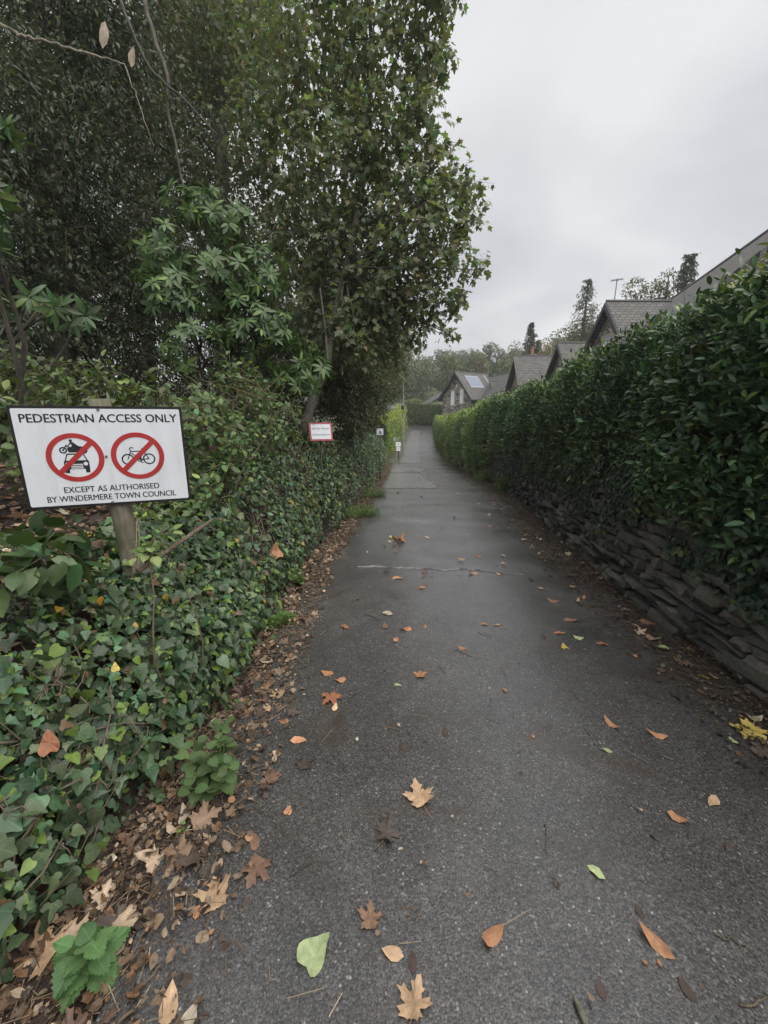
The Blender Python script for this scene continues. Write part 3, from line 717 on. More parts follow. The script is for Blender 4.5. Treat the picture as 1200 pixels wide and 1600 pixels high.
# ================================================================== RIGHT HEDGES
def hedge_prof_r(y, t, lean=.0):
    zb = rz(y) + np.where(y < 16, 1.02, np.interp(y, [16, 21], [.9, .25])); zt = hedge_top(y)
    f = np.clip(t / .68, 0, 1); g = np.clip((t - .68) / .32, 0, 1)
    x = xw(y) + .12 - .16 * np.sin(f * 2.6) + .16 * f ** 3 + 1.15 * g; z = zb + (zt - zb) * f ** .95 + .08 * np.sin(g * 3.14)
    return x, z
def hedge(name, label, yr, n, prof, tm_near, mat, base_c, alt, alt_p, sizes, core_c, parts=0, lod_y=8, side=1, flatness=.6, cols_var=.36, bumpy=.17, group=None, seed=51):
    ym = (yr[0] + yr[1]) / 2; x0, z0 = prof(np.array([ym]), np.array([0.])); H = thing(name, (float(x0[0]), ym, float(z0[0])), label, 'hedge', group)
    u = rng.random(n); y = yr[0] + (yr[1] - yr[0]) * u ** 1.5; t = rng.random(n)
    x, z = prof(y, t); x2, z2 = prof(y, t + 1e-3); NR = unit(np.stack([(z2 - z), 0 * x, -(x2 - x)], 1)) * np.array([-side, 1, 1.0]) * np.array([1, 1, side if False else 1])
    NR[:, 2] = np.abs(NR[:, 2]); P = np.stack([x, y, z], 1)
    big = nz(P, 1.6, seed); off = bumpy * big + .05 * nz(P, 6, seed + 1) - .16 * rng.random(n) ** 1.5
    P = P + NR * off[:, None] + rng.normal(size=P.shape) * .02
    sh = (t > .55) & (nz(P, 3.1, seed + 3) + .5 * rng.normal(size=n) > .35); P[sh] += np.array([0, 0, 1.0]) * (.24 * rng.random((sh.sum(), 1)) ** 1.5)
    hg = (t < .25); P[hg] += np.array([-side * .06, 0, -.28]) * (rng.random((hg.sum(), 1)) * (nz(P[hg], 2.3, seed + 4)[:, None] + .6).clip(0))
    sc = np.interp(y, [2, 8, 20, 45], [1, 1.05, 1.25, 1.7])
    SZ = rng.uniform(*sizes, n) * sc * rng.choice([.6, .85, 1, 1.2], n)
    yd = unit(NR * .55 + np.array([0, 0, .35]) + rvec(n) * .75); nr = unit(NR * (1 - flatness) + np.array([0, 0, flatness]) + rvec(n) * .5)
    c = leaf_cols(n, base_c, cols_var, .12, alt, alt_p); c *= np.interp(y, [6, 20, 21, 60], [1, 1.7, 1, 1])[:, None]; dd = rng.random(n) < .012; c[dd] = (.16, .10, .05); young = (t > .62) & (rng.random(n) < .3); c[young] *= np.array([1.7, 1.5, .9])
    c *= (1 + .38 * nz(P, 2.2, seed + 6))[:, None] * (1 + np.array([.22, .05, -.1]) * nz(P, 1.3, seed + 7)[:, None]); c = np.clip(c, .006, .6)
    idx = biggest(P, SZ, parts, outward=np.clip((off + .1) / .25, 0, 1) ** 2) if parts else np.array([], int)
    keep = split(n, idx) if parts else np.ones(n, bool); nearm = y < lod_y
    mb = MB(); s = keep & nearm
    if s.any(): place(mb, tm_near, P[s], yd[s], nr[s], SZ[s], c[s])
    s = keep & ~nearm
    if s.any(): place(mb, KITE, P[s], yd[s], nr[s], SZ[s], c[s])
    tag(mb.build('foliage', mat, H, smooth=True), kind='stuff')
    if parts: leaf_parts(H, tm_near, mat, P, yd, nr, SZ, c, idx)
    if parts:
        k = rng.choice(np.where((y < 9))[0], 500); A = P[k] - NR[k] * .12; B = P[k] + NR[k] * rng.uniform(-.02, .12, (500, 1)) + np.array([0, 0, 1]) * rng.uniform(0, .14, (500, 1)) + rng.normal(size=(500, 3)) * .04
        w = MB(); tubes_fast(w, A, B, .0035, .0018, (1, 1, 1)); tag(w.build('twigs', M_TWIG, H), kind='stuff')
    # solid dark core added to block light, in place of branches and shaded leaf
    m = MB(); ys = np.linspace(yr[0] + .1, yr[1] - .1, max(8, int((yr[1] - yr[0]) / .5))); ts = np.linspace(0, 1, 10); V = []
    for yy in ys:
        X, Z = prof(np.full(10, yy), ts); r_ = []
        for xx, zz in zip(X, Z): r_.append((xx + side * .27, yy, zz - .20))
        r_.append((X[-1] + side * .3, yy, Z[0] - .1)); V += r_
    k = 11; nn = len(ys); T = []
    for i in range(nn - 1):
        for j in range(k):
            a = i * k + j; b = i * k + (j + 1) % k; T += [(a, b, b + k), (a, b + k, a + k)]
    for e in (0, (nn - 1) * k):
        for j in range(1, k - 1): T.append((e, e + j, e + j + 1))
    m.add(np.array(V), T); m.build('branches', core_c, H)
    return H
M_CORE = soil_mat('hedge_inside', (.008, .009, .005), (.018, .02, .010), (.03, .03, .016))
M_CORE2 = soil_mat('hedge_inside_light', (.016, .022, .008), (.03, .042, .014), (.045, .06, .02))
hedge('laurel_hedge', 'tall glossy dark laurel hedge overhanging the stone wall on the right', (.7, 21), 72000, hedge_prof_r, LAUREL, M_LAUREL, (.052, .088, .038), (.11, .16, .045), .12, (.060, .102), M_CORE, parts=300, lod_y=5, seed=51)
def prof_far_r(y, t):
    zb = rz(y) + .05; zt = np.interp(y, [19, 28, 36, 52, 58], [1.62, 1.05, .42, .25, .35]) + .08 * np.sin(y * 1.3)
    f = np.clip(t / .7, 0, 1); g = np.clip((t - .7) / .3, 0, 1)
    return xw(y) + .12 - .12 * np.sin(f * 2.6) + .1 * f ** 3 + 1.3 * g, zb + (zt - zb) * f + .06 * np.sin(g * 3.14)
hedge('privet_hedge', 'clipped light green hedge continuing on the right down to the bend', (20, 55), 30000, prof_far_r, KITE, M_SOFT, (.13, .185, .07), (.19, .25, .08), .2, (.07, .11), M_CORE2, lod_y=0, seed=55)

# ivy hanging over the wall
def wall_ivy():
    T_ = thing('hanging_ivy', (2.4, 4, .6), 'small dark ivy trailing down over the top of the stone wall', 'ivy'); n = 22000
    y = .9 + 15 * rng.random(n) ** 1.25; hgt = rng.random(n)
    lo = np.interp(nz(np.stack([y, y * 0], 1), 1.6, 61), [-1, 1], [.38, .95]) + np.interp(y, [1.2, 2.8, 4, 7, 10, 16], [-.42, -.32, .02, .06, -.25, -.5])
    z = lo + (1.42 - lo) * hgt ** .8; P = np.stack([xw(y) + .02 + .10 * z - .10 * rng.random(n) - .06 * (z > 1), y, rz(y) + z], 1)
    d = nz(P, 5, 62) > -.45; P = P[d]; n = len(P); NR = np.array([-1, 0, .1])
    yd = unit(np.array([-.2, 0, -.9]) + rvec(n) * .6); nr = unit(NR + np.array([0, 0, .5]) + rvec(n) * .5); SZ = rng.uniform(.035, .068, n)
    c = leaf_cols(n, (.035, .055, .034), .3, .12, (.09, .13, .03), .06)
    idx = biggest(P, SZ, 160, outward=np.full(n, 1.0)); k = split(n, idx)
    mb = MB(); kn = k & (P[:, 1] < 4.5); kf = k & ~kn; place(mb, IVY, P[kn], yd[kn], nr[kn], SZ[kn], c[kn]); place(mb, KITE_W, P[kf], yd[kf], nr[kf], SZ[kf], c[kf]); tag(mb.build('foliage', M_IVY, T_, smooth=True), kind='stuff')
    leaf_parts(T_, IVY, M_IVY, P, yd, nr, SZ, c, idx)
    m = MB()
    for i in range(70):
        yy = rng.uniform(1.5, 11); a = np.array([xw(yy) + .08, yy, rz(yy) + 1.35]); b = a + np.array([-.06, rng.normal() * .25, -rng.uniform(.3, .9)])
        tube(m, curve(a, b, 6, .08), np.linspace(.004, .0015, 6), 4)
    tag(m.build('stems', M_TWIG, T_, smooth=True), kind='stuff')
wall_ivy()

# ================================================================== TREES AND SHRUBS ON THE LEFT
def sprays(blobs, per, k, L, size, droop=.35, up=.6, shell=.45, r=rng, flat=.5):
    """leafy twigs filling ellipsoids: returns leaf pos, dir, normal, size and the twigs"""
    P, D, Nn, S, A_, B_ = [], [], [], [], [], []
    for (c, rad) in blobs:
        c = np.asarray(c); rad = np.broadcast_to(np.asarray(rad, float), (3,))
        n = max(6, int(per * np.prod(rad) ** (2 / 3.)))
        u = rvec(n, r); q = shell + (1 - shell) * r.random(n) ** .6
        a = c + u * rad * q[:, None]
        td = unit(u * .8 + rvec(n, r) * .7 + np.array([0, 0, -droop]))
        l = L * r.uniform(.6, 1.3, n)
        A_.append(a - td * (l * .5)[:, None]); B_.append(a + td * (l * .5)[:, None])
        for j in range(k):
            f = (j + .5) / k - .5
            sd = unit(np.cross(td, rvec(n, r)))
            P.append(a + td * (l * f)[:, None] + sd * (size * .25)); D.append(unit(td * .55 + sd * .9 + np.array([0, 0, -droop]) + rvec(n, r) * .3))
            Nn.append(unit(np.array([0, 0, up]) + u * .35 + rvec(n, r) * flat)); S.append(size * r.uniform(.65, 1.25, n))
    return tuple(np.concatenate(v) for v in (P, D, Nn, S)) + (np.concatenate(A_), np.concatenate(B_))
def blob(px, py, d, r, rzf=1.0):
    r = np.atleast_1d(r); return (at(px, py, d), np.array([r[0], r[0], r[0] * rzf]) if len(r) == 1 else r)
def tree(name, label, trunk, rad, blobs, tm, mat, base_c, alt, alt_p, per, k, L, size, droop=.35, up=.6, shell=.4, bark=M_BARK, limbs=True, parts=0, var=.3, group=None, cat='tree', flat=.5, extra=None, limb_r=.3, min_i=1):
    trunk = np.asarray(trunk, float); T_ = thing(name, trunk[0], label, cat, group)
    m = MB(); tt = np.linspace(0, 1, len(trunk)); tube(m, trunk, np.interp(tt, [0, .1, 1], [rad * 1.25, rad, rad * .35]), 10, wob=.05)
    m.build('trunk', bark, T_, smooth=True)
    if limbs:
        m = MB(); 
        for (c, rr) in blobs:
            dd = np.linalg.norm(trunk - np.asarray(c), axis=1) + np.maximum(0, trunk[:, 2] - c[2] + .2) * 1.5; i = max(1, int(np.argmin(dd))) if len(trunk) > 1 else 0
            i = max(min_i, i - 1) if i > 1 else max(min_i, i)
            r0 = rad * limb_r * np.interp(i / (len(trunk) - 1), [0, 1], [1, .5])
            pts = curve(trunk[i], c, 8, .10); tube(m, pts, np.linspace(r0, .008, 8), 6)
            for s in range(4):
                e = c + rvec(1)[0] * rr * .8; tube(m, curve(pts[4 + s % 3], e, 5, .12), np.linspace(max(.006, r0 * .4), .004, 5), 4)
        if extra is not None: extra(m)
        tag(m.build('limbs', bark, T_, smooth=True), kind='stuff')
    P, D, Nn, S, A_, B_ = sprays(blobs, per, k, L, size, droop, up, shell, flat=flat); n = len(P)
    c = leaf_cols(n, base_c, var, .12, alt, alt_p); c *= (1 + .22 * nz(P, 1.1, 71))[:, None]
    idx = biggest(P, S, parts) if parts else np.array([], int); keep = split(n, idx) if parts else np.ones(n, bool)
    mb = MB(); place(mb, tm, P[keep], D[keep], Nn[keep], S[keep], c[keep])
    w = MB(); tubes_fast(w, A_, B_, .003, .0015, (1, 1, 1)); 
    o = mb.build('crown', mat, T_, smooth=True); tag(o, kind='stuff')
    tag(w.build('twigs', M_TWIG, T_), kind='stuff')
    if parts: leaf_parts(T_, tm, mat, P, D, Nn, S, c, idx)
    return T_
def path(*pp): return np.array([at(*p) for p in pp])
def spath(*pp):
    P = path(*pp); P = np.vstack([2 * P[0] - P[1], P, 2 * P[-1] - P[-2]]); Q = []
    for i in range(1, len(P) - 2):
        for t in np.linspace(0, 1, 5, endpoint=False): Q.append(.5 * (2 * P[i] + (P[i + 1] - P[i - 1]) * t + (2 * P[i - 1] - 5 * P[i] + 4 * P[i + 1] - P[i + 2]) * t * t + (3 * P[i] - P[i - 1] - 3 * P[i + 1] + P[i + 2]) * t ** 3))
    return np.array(Q + [P[-2]]) + rng.normal(size=(len(Q) + 1, 3)) * .006
def ground_at(p): q = np.array(p, float); q[2] = float(terrain(np.array([q[0]]), np.array([q[1]]))[0]) - .05; return q

# sycamore leaning over the lane
sb = [(560, -90, 6.6, 1.25), (655, -30, 6.3, .62), (690, -10, 6.2, .38), (600, 110, 6.9, 1.0), (480, 90, 7.6, 1.35), (672, 95, 6.5, .42), (655, 190, 6.6, .5), (590, 220, 7.0, .8),
      (530, 280, 7.3, 1.15), (690, 300, 6.7, .5), (728, 300, 6.6, .30), (735, 345, 6.6, .28), (650, 370, 6.8, .75), (705, 390, 6.7, .42), (745, 422, 6.6, .22), (690, 455, 6.7, .42), (715, 470, 6.7, .2),
      (610, 440, 7.2, .8), (530, 420, 7.6, .95), (655, 500, 7.0, .35), (600, 520, 7.5, .5), (440, 230, 8.0, 1.2), (400, 40, 8.5, 1.4), (470, 380, 8.2, .9), (690, 232, 6.6, .22), (700, 520, 6.8, .12), (560, 500, 7.2, .6), (500, 500, 7.6, .6), (640, 300, 6.9, .6), (570, 360, 7.3, .7), (620, 470, 7.0, .45), (560, 545, 7.0, .32), (605, 560, 7.2, .28), (640, 535, 6.9, .22), (530, 520, 7.0, .3)]
trk = path((466, 704, 6.9), (478, 660, 6.9), (494, 610, 6.9), (512, 560, 7.0), (522, 500, 7.1), (540, 420, 7.1), (560, 320, 7.1), (575, 200, 7.0), (580, 60, 6.9), (570, -80, 6.8)); trk[0] = ground_at(trk[0])
def syc_extra(m):
    tube(m, path((492, 615, 6.9), (505, 590, 6.85), (512, 560, 6.85), (508, 510, 6.9), (500, 450, 7.0)), np.linspace(.045, .012, 5), 7)
    tube(m, path((474, 690, 6.9), (460, 660, 6.8), (450, 620, 6.8), (432, 560, 6.9), (420, 480, 7.0)), np.linspace(.035, .012, 5), 6)
tree('sycamore_tree', 'leaning sycamore with lobed leaves overhanging the lane, stem beside the red-bordered sign', trk, .085, [blob(*b) for b in sb], SYC, M_SYC, (.135, .168, .085), (.20, .16, .09), .06, 265, 5, .32, .105, droop=.55, up=.5, shell=.25, parts=300, extra=syc_extra, limb_r=.26, min_i=5)

# ivy-clad tall tree
db = [(330, 60, 9.5, 1.7), (330, 220, 9.5, 1.5), (300, 360, 9, 1.4), (220, 60, 8.5, 1.6), (230, 250, 8.5, 1.3), (400, 340, 10, 1.3), (380, 470, 9.5, 1.1), (300, -60, 9.5, 1.8)]
trk = path((352, 640, 9.3), (350, 500, 9.3), (348, 380, 9.3), (346, 250, 9.3), (340, 100, 9.3), (335, -60, 9.3)); trk[0] = ground_at(trk[0])
tree('ivy_clad_tree', 'tall tree with a dark ivy-wrapped trunk behind the rhododendron', trk, .21, [blob(*b) for b in db], KITE_W, M_DARK, (.095, .115, .062), (.16, .145, .07), .08, 205,  6, .35, .10, droop=.4)
yb = [(60, 30, 6, 1.3), (150, 160, 6.6, 1.2), (60, 230, 5.6, 1.0), (150, 320, 6.5, 1.1), (40, 400, 5.6, .9), (150, 450, 6.6, 1.0), (-60, 120, 5, 1.2), (-60, 330, 5, 1.0), (100, -80, 6, 1.4), (230, 420, 7, .9), (-40, 500, 5, .8), (90, 530, 6, .8)]
trk = path((95, 640, 6.2), (90, 480, 6.2), (85, 330, 6.2), (75, 180, 6.2), (60, 40, 6.2), (50, -80, 6.2)); trk[0] = ground_at(trk[0])
tree('holm_oak_tree', 'dark dense evergreen tree filling the upper left corner above the white sign', trk, .19, [blob(*b) for b in yb], KITE, M_DARK, (.044, .062, .034), (.08, .09, .048), .1, 440, 7, .3, .085, droop=.5)
# trees deeper in the wood
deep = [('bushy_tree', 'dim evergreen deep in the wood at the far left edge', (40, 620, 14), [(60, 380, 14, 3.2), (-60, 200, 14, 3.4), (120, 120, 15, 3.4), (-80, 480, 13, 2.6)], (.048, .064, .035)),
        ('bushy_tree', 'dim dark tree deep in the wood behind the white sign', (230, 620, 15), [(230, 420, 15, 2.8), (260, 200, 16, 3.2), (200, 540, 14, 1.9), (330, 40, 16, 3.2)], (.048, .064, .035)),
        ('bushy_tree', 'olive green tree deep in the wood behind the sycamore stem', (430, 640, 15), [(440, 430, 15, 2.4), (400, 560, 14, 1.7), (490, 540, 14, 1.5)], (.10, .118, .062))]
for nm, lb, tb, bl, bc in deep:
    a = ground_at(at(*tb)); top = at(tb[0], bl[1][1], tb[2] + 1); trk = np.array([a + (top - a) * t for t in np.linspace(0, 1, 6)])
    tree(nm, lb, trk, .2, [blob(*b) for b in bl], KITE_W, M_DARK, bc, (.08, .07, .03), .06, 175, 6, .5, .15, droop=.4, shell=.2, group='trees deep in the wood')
# ivied thicket beside the lane beyond the sycamore
tbl = [(575, 600, 9.5, .5), (560, 655, 9.2, .42), (590, 560, 10, .5), (535, 600, 9, .45), (580, 640, 10.5, .45), (470, 520, 9, .6), (530, 470, 9, .7), (580, 500, 9.5, .6), (550, 560, 9, .5), (610, 540, 11, .5), (460, 590, 9, .5), (560, 480, 11, .8), (520, 500, 10, .7), (600, 480, 13, .7), (510, 570, 9.5, .55), (540, 440, 11, .8), (590, 430, 12.5, .7), (625, 540, 16, .6), (500, 450, 10.5, .6), (545, 620, 10.5, .55), (585, 610, 13, .75), (606, 600, 15, .75), (560, 590, 11.5, .8), (555, 650, 11, .55), (612, 560, 15.5, .7), (575, 530, 12.5, .8), (540, 540, 11, .7), (528, 620, 10, .6)]
trk = path((545, 690, 11.5), (552, 620, 11.6), (565, 560, 11.8), (578, 500, 12)); trk[0] = ground_at(trk[0])
tree('hawthorn_thicket', 'dense ivied thorn thicket leaning towards the lane beyond the red-bordered sign', trk, .09, [blob(*b) for b in tbl], KITE, M_DARK, (.070, .092, .046), (.15, .12, .06), .10, 760, 6, .3, .075, droop=.45, cat='thicket')
usb = [(430, 640, 9, .7), (380, 600, 8.5, .8), (320, 600, 8, .8), (480, 610, 9.5, .6), (470, 660, 9.5, .5), (250, 590, 7.5, .8), (170, 570, 7, .8), (520, 650, 10.5, .5), (80, 560, 6.5, .8), (350, 540, 8.5, .8)]
trk = path((400, 690, 8.8), (402, 640, 8.8), (405, 590, 8.8), (410, 540, 8.8)); trk[0] = ground_at(trk[0])
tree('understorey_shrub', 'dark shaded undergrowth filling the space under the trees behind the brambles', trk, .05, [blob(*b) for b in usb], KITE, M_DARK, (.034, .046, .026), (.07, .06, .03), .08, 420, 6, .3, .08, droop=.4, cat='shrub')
# rhododendron
def rosettes(anch, out, k=9, size=.12, r=rng):
    P, D, Nn, S = [], [], [], []; n = len(anch); ax = unit(out + np.array([0, 0, .35]) + rvec(n, r) * .35)
    e1 = unit(np.cross(ax, np.array([.3, .2, .93]))); e2 = np.cross(ax, e1)
    for j in range(k):
        th = 2 * math.pi * j / k + r.uniform(-.25, .25, n); rad = np.cos(th)[:, None] * e1 + np.sin(th)[:, None] * e2
        el = r.uniform(-.15, .5, n)[:, None]; D.append(unit(rad + ax * el + np.array([0, 0, -.18]))); P.append(anch + rad * .012); Nn.append(unit(ax + rvec(n, r) * .15)); S.append(size * r.uniform(.75, 1.15, n))
    return tuple(np.concatenate(v) for v in (P, D, Nn, S))
def rhodo(name, label, blobs, n_per, size, base_c, root, parts, stem_to, k=9):
    T_ = thing(name, root, label, 'shrub'); A_, O_ = [], []
    for c, rad in blobs:
        n = max(5, int(n_per * np.prod(rad) ** (2 / 3.))); u = rvec(n); u[:, 1] -= .35; u[:, 0] += .25; u = unit(u); A_.append(c + u * rad * rng.uniform(.6, 1.05, (n, 1))); O_.append(u)
    A_, O_ = np.concatenate(A_), np.concatenate(O_); P, D, Nn, S = rosettes(A_, O_, k, size); n = len(P)
    c = leaf_cols(n, base_c, .25, .1, (.10, .15, .04), .12); idx = biggest(P, S, parts); keep = split(n, idx); mb = MB(); place(mb, RHODO, P[keep], D[keep], Nn[keep], S[keep], c[keep])
    tag(mb.build('foliage', M_RHODO, T_, smooth=True), kind='stuff'); leaf_parts(T_, RHODO, M_RHODO, P, D, Nn, S, c, idx)
    m = MB()
    for c_, rad in blobs:
        pts = curve(root, c_, 8, .12); tube(m, pts, np.linspace(.03, .008, 8), 6)
        near = A_[np.linalg.norm((A_ - c_) / rad, axis=1) < 1.15]
        for a in near[:60]: tube(m, curve(pts[rng.integers(5, 8)], a, 4, .1), [.007, .005, .004, .003], 4)
    tag(m.build('stems', M_BARK, T_, smooth=True), kind='stuff')
rb = [(480, 595, 6.0, .22), (500, 575, 6.1, .2), (440, 560, 5.9, .3), (345, 350, 5.6, .42), (300, 330, 5.7, .35), (400, 430, 5.7, .45), (335, 440, 5.4, .5), (270, 470, 5.3, .45), (380, 510, 5.7, .5), (430, 520, 5.9, .4), (470, 560, 6.1, .30), (300, 545, 5.3, .4), (450, 600, 6.0, .25), (410, 590, 5.9, .25), (250, 400, 5.6, .4)]
rhodo('rhododendron', 'rhododendron with whorls of long green leaves in front of the dark trees', [blob(*b) for b in rb], 190, .145, (.058, .100, .034), ground_at(at(375, 690, 6.3)), 300, None)
rb2 = [(-25, 290, 2.5, .10), (-20, 355, 2.5, .10), (-60, 330, 2.5, .2), (70, 470, 3.4, .16), (120, 490, 3.6, .13), (-20, 480, 3.2, .16), (20, 205, 3.2, .05), (-70, 430, 2.8, .25)]
rhodo('cherry_laurel', 'near shrub with long pale-backed leaves poking in at the left edge above the sign', [blob(*b) for b in rb2], 130, .145, (.050, .085, .035), ground_at(at(-120, 640, 3.1)), 120, None, k=7)
# brambles and mixed shrubs behind the sign
def shrub(name, label, bl, tm, mat, base_c, alt, per, k, L, size, parts, root, droop=.3, group=None, cat='shrub', up=.7):
    blobs = [blob(*b) for b in bl]; root = np.asarray(root); T_ = thing(name, root, label, cat, group)
    P, D, Nn, S, A_, B_ = sprays(blobs, per, k, L, size, droop, up, .5, flat=.4); n = len(P); c = leaf_cols(n, base_c, .28, .12, alt, .12)
    idx = biggest(P, S, parts); keep = split(n, idx); mb = MB(); place(mb, tm, P[keep], D[keep], Nn[keep], S[keep], c[keep]); tag(mb.build('foliage', mat, T_, smooth=True), kind='stuff')
    leaf_parts(T_, tm, mat, P, D, Nn, S, c, idx); m = MB()
    for c_, rad in blobs: tube(m, curve(root, c_, 7, .15), np.linspace(.006, .003, 7), 5)
    for a, b in zip(A_, B_): tube(m, curve(a, b, 4, .1), [.003, .003, .0025, .0015], 4)
    tag(m.build('stems', M_TWIG, T_, smooth=True), kind='stuff')
shrub('bramble', 'pale green bramble scrambling over the bank behind the white sign', [(60, 640, 3.3, .36), (150, 625, 3.6, .36), (240, 640, 3.7, .34), (20, 680, 3.0, .35), (310, 660, 3.8, .32), (120, 680, 3.3, .36), (-40, 620, 3.0, .34), (40, 590, 3.8, .25)], BROAD, M_SOFT, (.085, .122, .046), (.14, .18, .055), 420, 6, .3, .075, 160, ground_at(at(160, 720, 3.6)))
shrub('bramble', 'bramble and nettle growth to the right of the white sign', [(330, 690, 3.7, .33), (350, 740, 3.6, .25), (390, 670, 4.6, .4), (320, 780, 3.0, .15), (370, 620, 4.8, .4), (430, 650, 5.4, .35)], BROAD, M_SOFT, (.075, .125, .044), (.13, .18, .055), 420, 6, .28, .068, 120, ground_at(at(350, 770, 3.8)))
shrub('large_leaved_shrub', 'low shrub with big oval leaves under the left end of the white sign', [(35, 880, 1.75, .12), (90, 880, 1.9, .09), (-30, 870, 1.75, .12), (60, 850, 2.35, .11), (-70, 830, 1.9, .13), (120, 840, 2.3, .08)], BROAD, M_RHODO, (.055, .095, .035), (.09, .14, .04), 520, 4, .16, .125, 90, ground_at(at(20, 900, 1.9)), droop=.25)
shrub('bramble_sprig', 'small fresh green sprig beside the foot of the sign post', [(252, 842, 2.15, .07), (232, 870, 2.0, .05)], BROAD, M_SOFT, (.10, .16, .05), (.14, .2, .06), 900, 4, .08, .052, 30, ground_at(at(250, 880, 2.1)))
# verge plants
def nettle(name, label, px, py, d, nl, size, h, base_c, spread=.5, tm=NETTLE, cat='nettle'):
    p0 = at(px, py, d); p0[2] = float(gz_(np.array([p0[0]]), np.array([p0[1]]))[0]) - .01; T_ = thing(name, p0, label, cat); m = MB(); P, D, Nn, S = [], [], [], []
    for s in range(max(1, nl // 10)):
        lean = np.array([rng.normal() * spread * .6, rng.normal() * spread * .6, 1.0]); top = p0 + unit(lean) * h * rng.uniform(.7, 1.1); pts = curve(p0, top, 6, .06); tube(m, pts, np.linspace(.004, .002, 6), 5); a0 = rng.uniform(0, 6.28)
        for q in range(5):
            f = .3 + .7 * q / 4; c_ = p0 + (top - p0) * f; a0 += 1.57
            for sg in (0, math.pi):
                dr = np.array([math.cos(a0 + sg), math.sin(a0 + sg), .15 if q < 4 else .5]); P.append(c_ + dr * .008); D.append(dr + np.array([0, 0, -.12])); Nn.append(np.array([0, 0, 1.0]) - dr * .1 + rng.normal(size=3) * .12); S.append(size * (1.1 - .45 * f) * rng.uniform(.85, 1.15))
    P, D, Nn, S = map(np.array, (P, D, Nn, S)); c = leaf_cols(len(P), base_c, .18, .08, None); m.build('stem', plain(name + '_stem', (.09, .13, .04), .6), T_); leaf_parts(T_, tm, M_NETTLE, P, D, unit(Nn), S, c, np.arange(len(P)), nvar=8)
nettle('nettle', 'fresh green nettle at the bottom left corner among brown leaves', 168, 1580, 1.30, 20, .115, .14, (.10, .175, .065), .35)
nettle('nettle', 'bushy nettle on the verge below the ivy, left of the tarmac', 335, 1175, 1.85, 90, .085, .30, (.085, .135, .052), .8)
nettle('seedling', 'tiny bright green seedling in the litter under the bushy nettle', 268, 1215, 1.6, 10, .03, .06, (.12, .22, .05), .3)
nettle('nettle', 'low leafy weed growing out of the foot of the ivy halfway along the bank', 470, 905, 4.6, 40, .075, .25, (.08, .14, .04), .8)
def tuft(name, label, px, py, d, n, rad, h, base_c, cat='weed'):
    p0 = at(px, py, d); p0[2] = float(gz_(np.array([p0[0]]), np.array([p0[1]]))[0]) - .01; T_ = thing(name, p0, label, cat); a = rng.uniform(0, 6.28, n); r_ = rad * rng.random(n) ** .5
    P = p0 + np.stack([np.cos(a) * r_, np.sin(a) * r_, h * rng.random(n) * (1 - .6 * r_ / rad)], 1); D = unit(np.stack([np.cos(a), np.sin(a), .5 + rng.random(n)], 1) + rvec(n) * .5); c = leaf_cols(n, base_c, .25, .1, None); mb = MB()
    place(mb, KITE, P, D, unit(np.array([0, 0, 1.0]) + rvec(n) * .5), rng.uniform(.02, .045, n) * (rad / .15) ** .5, c); tag(mb.build('leaves', M_SOFT, T_), kind='stuff'); m = MB()
    B = P; A = np.tile(p0, (n, 1)) + (P - p0) * np.array([.5, .5, 0]); tubes_fast(m, A, B, .0015, .001, (1, 1, 1)); m.build('stems', plain(name + '_stalk', (.09, .14, .04), .6), T_)
tuft('moss_weed', 'small bright green feathery weed where the ivy meets the verge', 440, 945, 3.6, 420, .12, .10, (.10, .20, .04))
tuft('moss_weed', 'second smaller feathery weed just below the bright green one', 432, 975, 3.3, 220, .08, .05, (.08, .15, .04))
tuft('moss_weed', 'sparse green sprout at the edge of the litter above the bushy nettle', 365, 1058, 2.45, 120, .06, .05, (.09, .16, .04))
tuft('grass_tuft', 'bright grassy tuft at the foot of the ivy wall further along', 565, 800, 8.6, 500, .38, .32, (.11, .17, .04), 'grass')
tuft('grass_tuft', 'pale grassy tuft at the far end of the ivy wall', 585, 765, 11.5, 400, .35, .35, (.11, .16, .05), 'grass')
tuft('fern', 'light green fern clump at the foot of the right hedge', 800, 745, 13.2, 700, .6, .9, (.10, .16, .05), 'fern')
tuft('fern', 'fern clump lower on the right wall just before the bare stones', 845, 775, 10.3, 600, .45, .7, (.08, .13, .04), 'fern')
tuft('fern', 'fern clump by the hedge foot where the lane dips', 765, 725, 16.5, 700, .6, .8, (.10, .15, .05), 'fern')

# ================================================================== SIGNS
def sign_frame(o_pt, right, up):            # local 2-D (u right, v up, w out) -> world
    right = unit(np.asarray(right, float)); up = np.asarray(up, float); up = unit(up - (up @ right) * right); w = np.cross(right, up)
    return lambda u, v, d=0.0: o_pt + right * u + up * v + w * d
def poly2(mb, F, pts, d0, d1):              # flat shape with thickness (ear-free: convex or fan from centroid)
    pts = np.asarray(pts, float); c = pts.mean(0); n = len(pts)
    V = [F(p[0], p[1], d1) for p in pts] + [F(p[0], p[1], d0) for p in pts] + [F(c[0], c[1], d1)]
    T = []
    for i in range(n):
        j = (i + 1) % n; T += [(i, j, 2 * n), (i, n + i, n + j), (i, n + j, j)]
    mb.add(V, T)
def ring2(mb, F, c, r0, r1, d0, d1, n=48, a0=0, a1=2 * math.pi):
    th = np.linspace(a0, a1, n + 1); V = []
    for d in (d1, d0):
        for r_ in (r0, r1): V += [F(c[0] + r_ * math.cos(t), c[1] + r_ * math.sin(t), d) for t in th]
    m = n + 1; T = []
    for i in range(n): T += [(i, m + i, m + i + 1), (i, m + i + 1, i + 1), (m + i, 3 * m + i, 3 * m + i + 1), (m + i, 3 * m + i + 1, m + i + 1), (i, i + 1, 2 * m + i + 1), (i, 2 * m + i + 1, 2 * m + i)]
    mb.add(V, T)
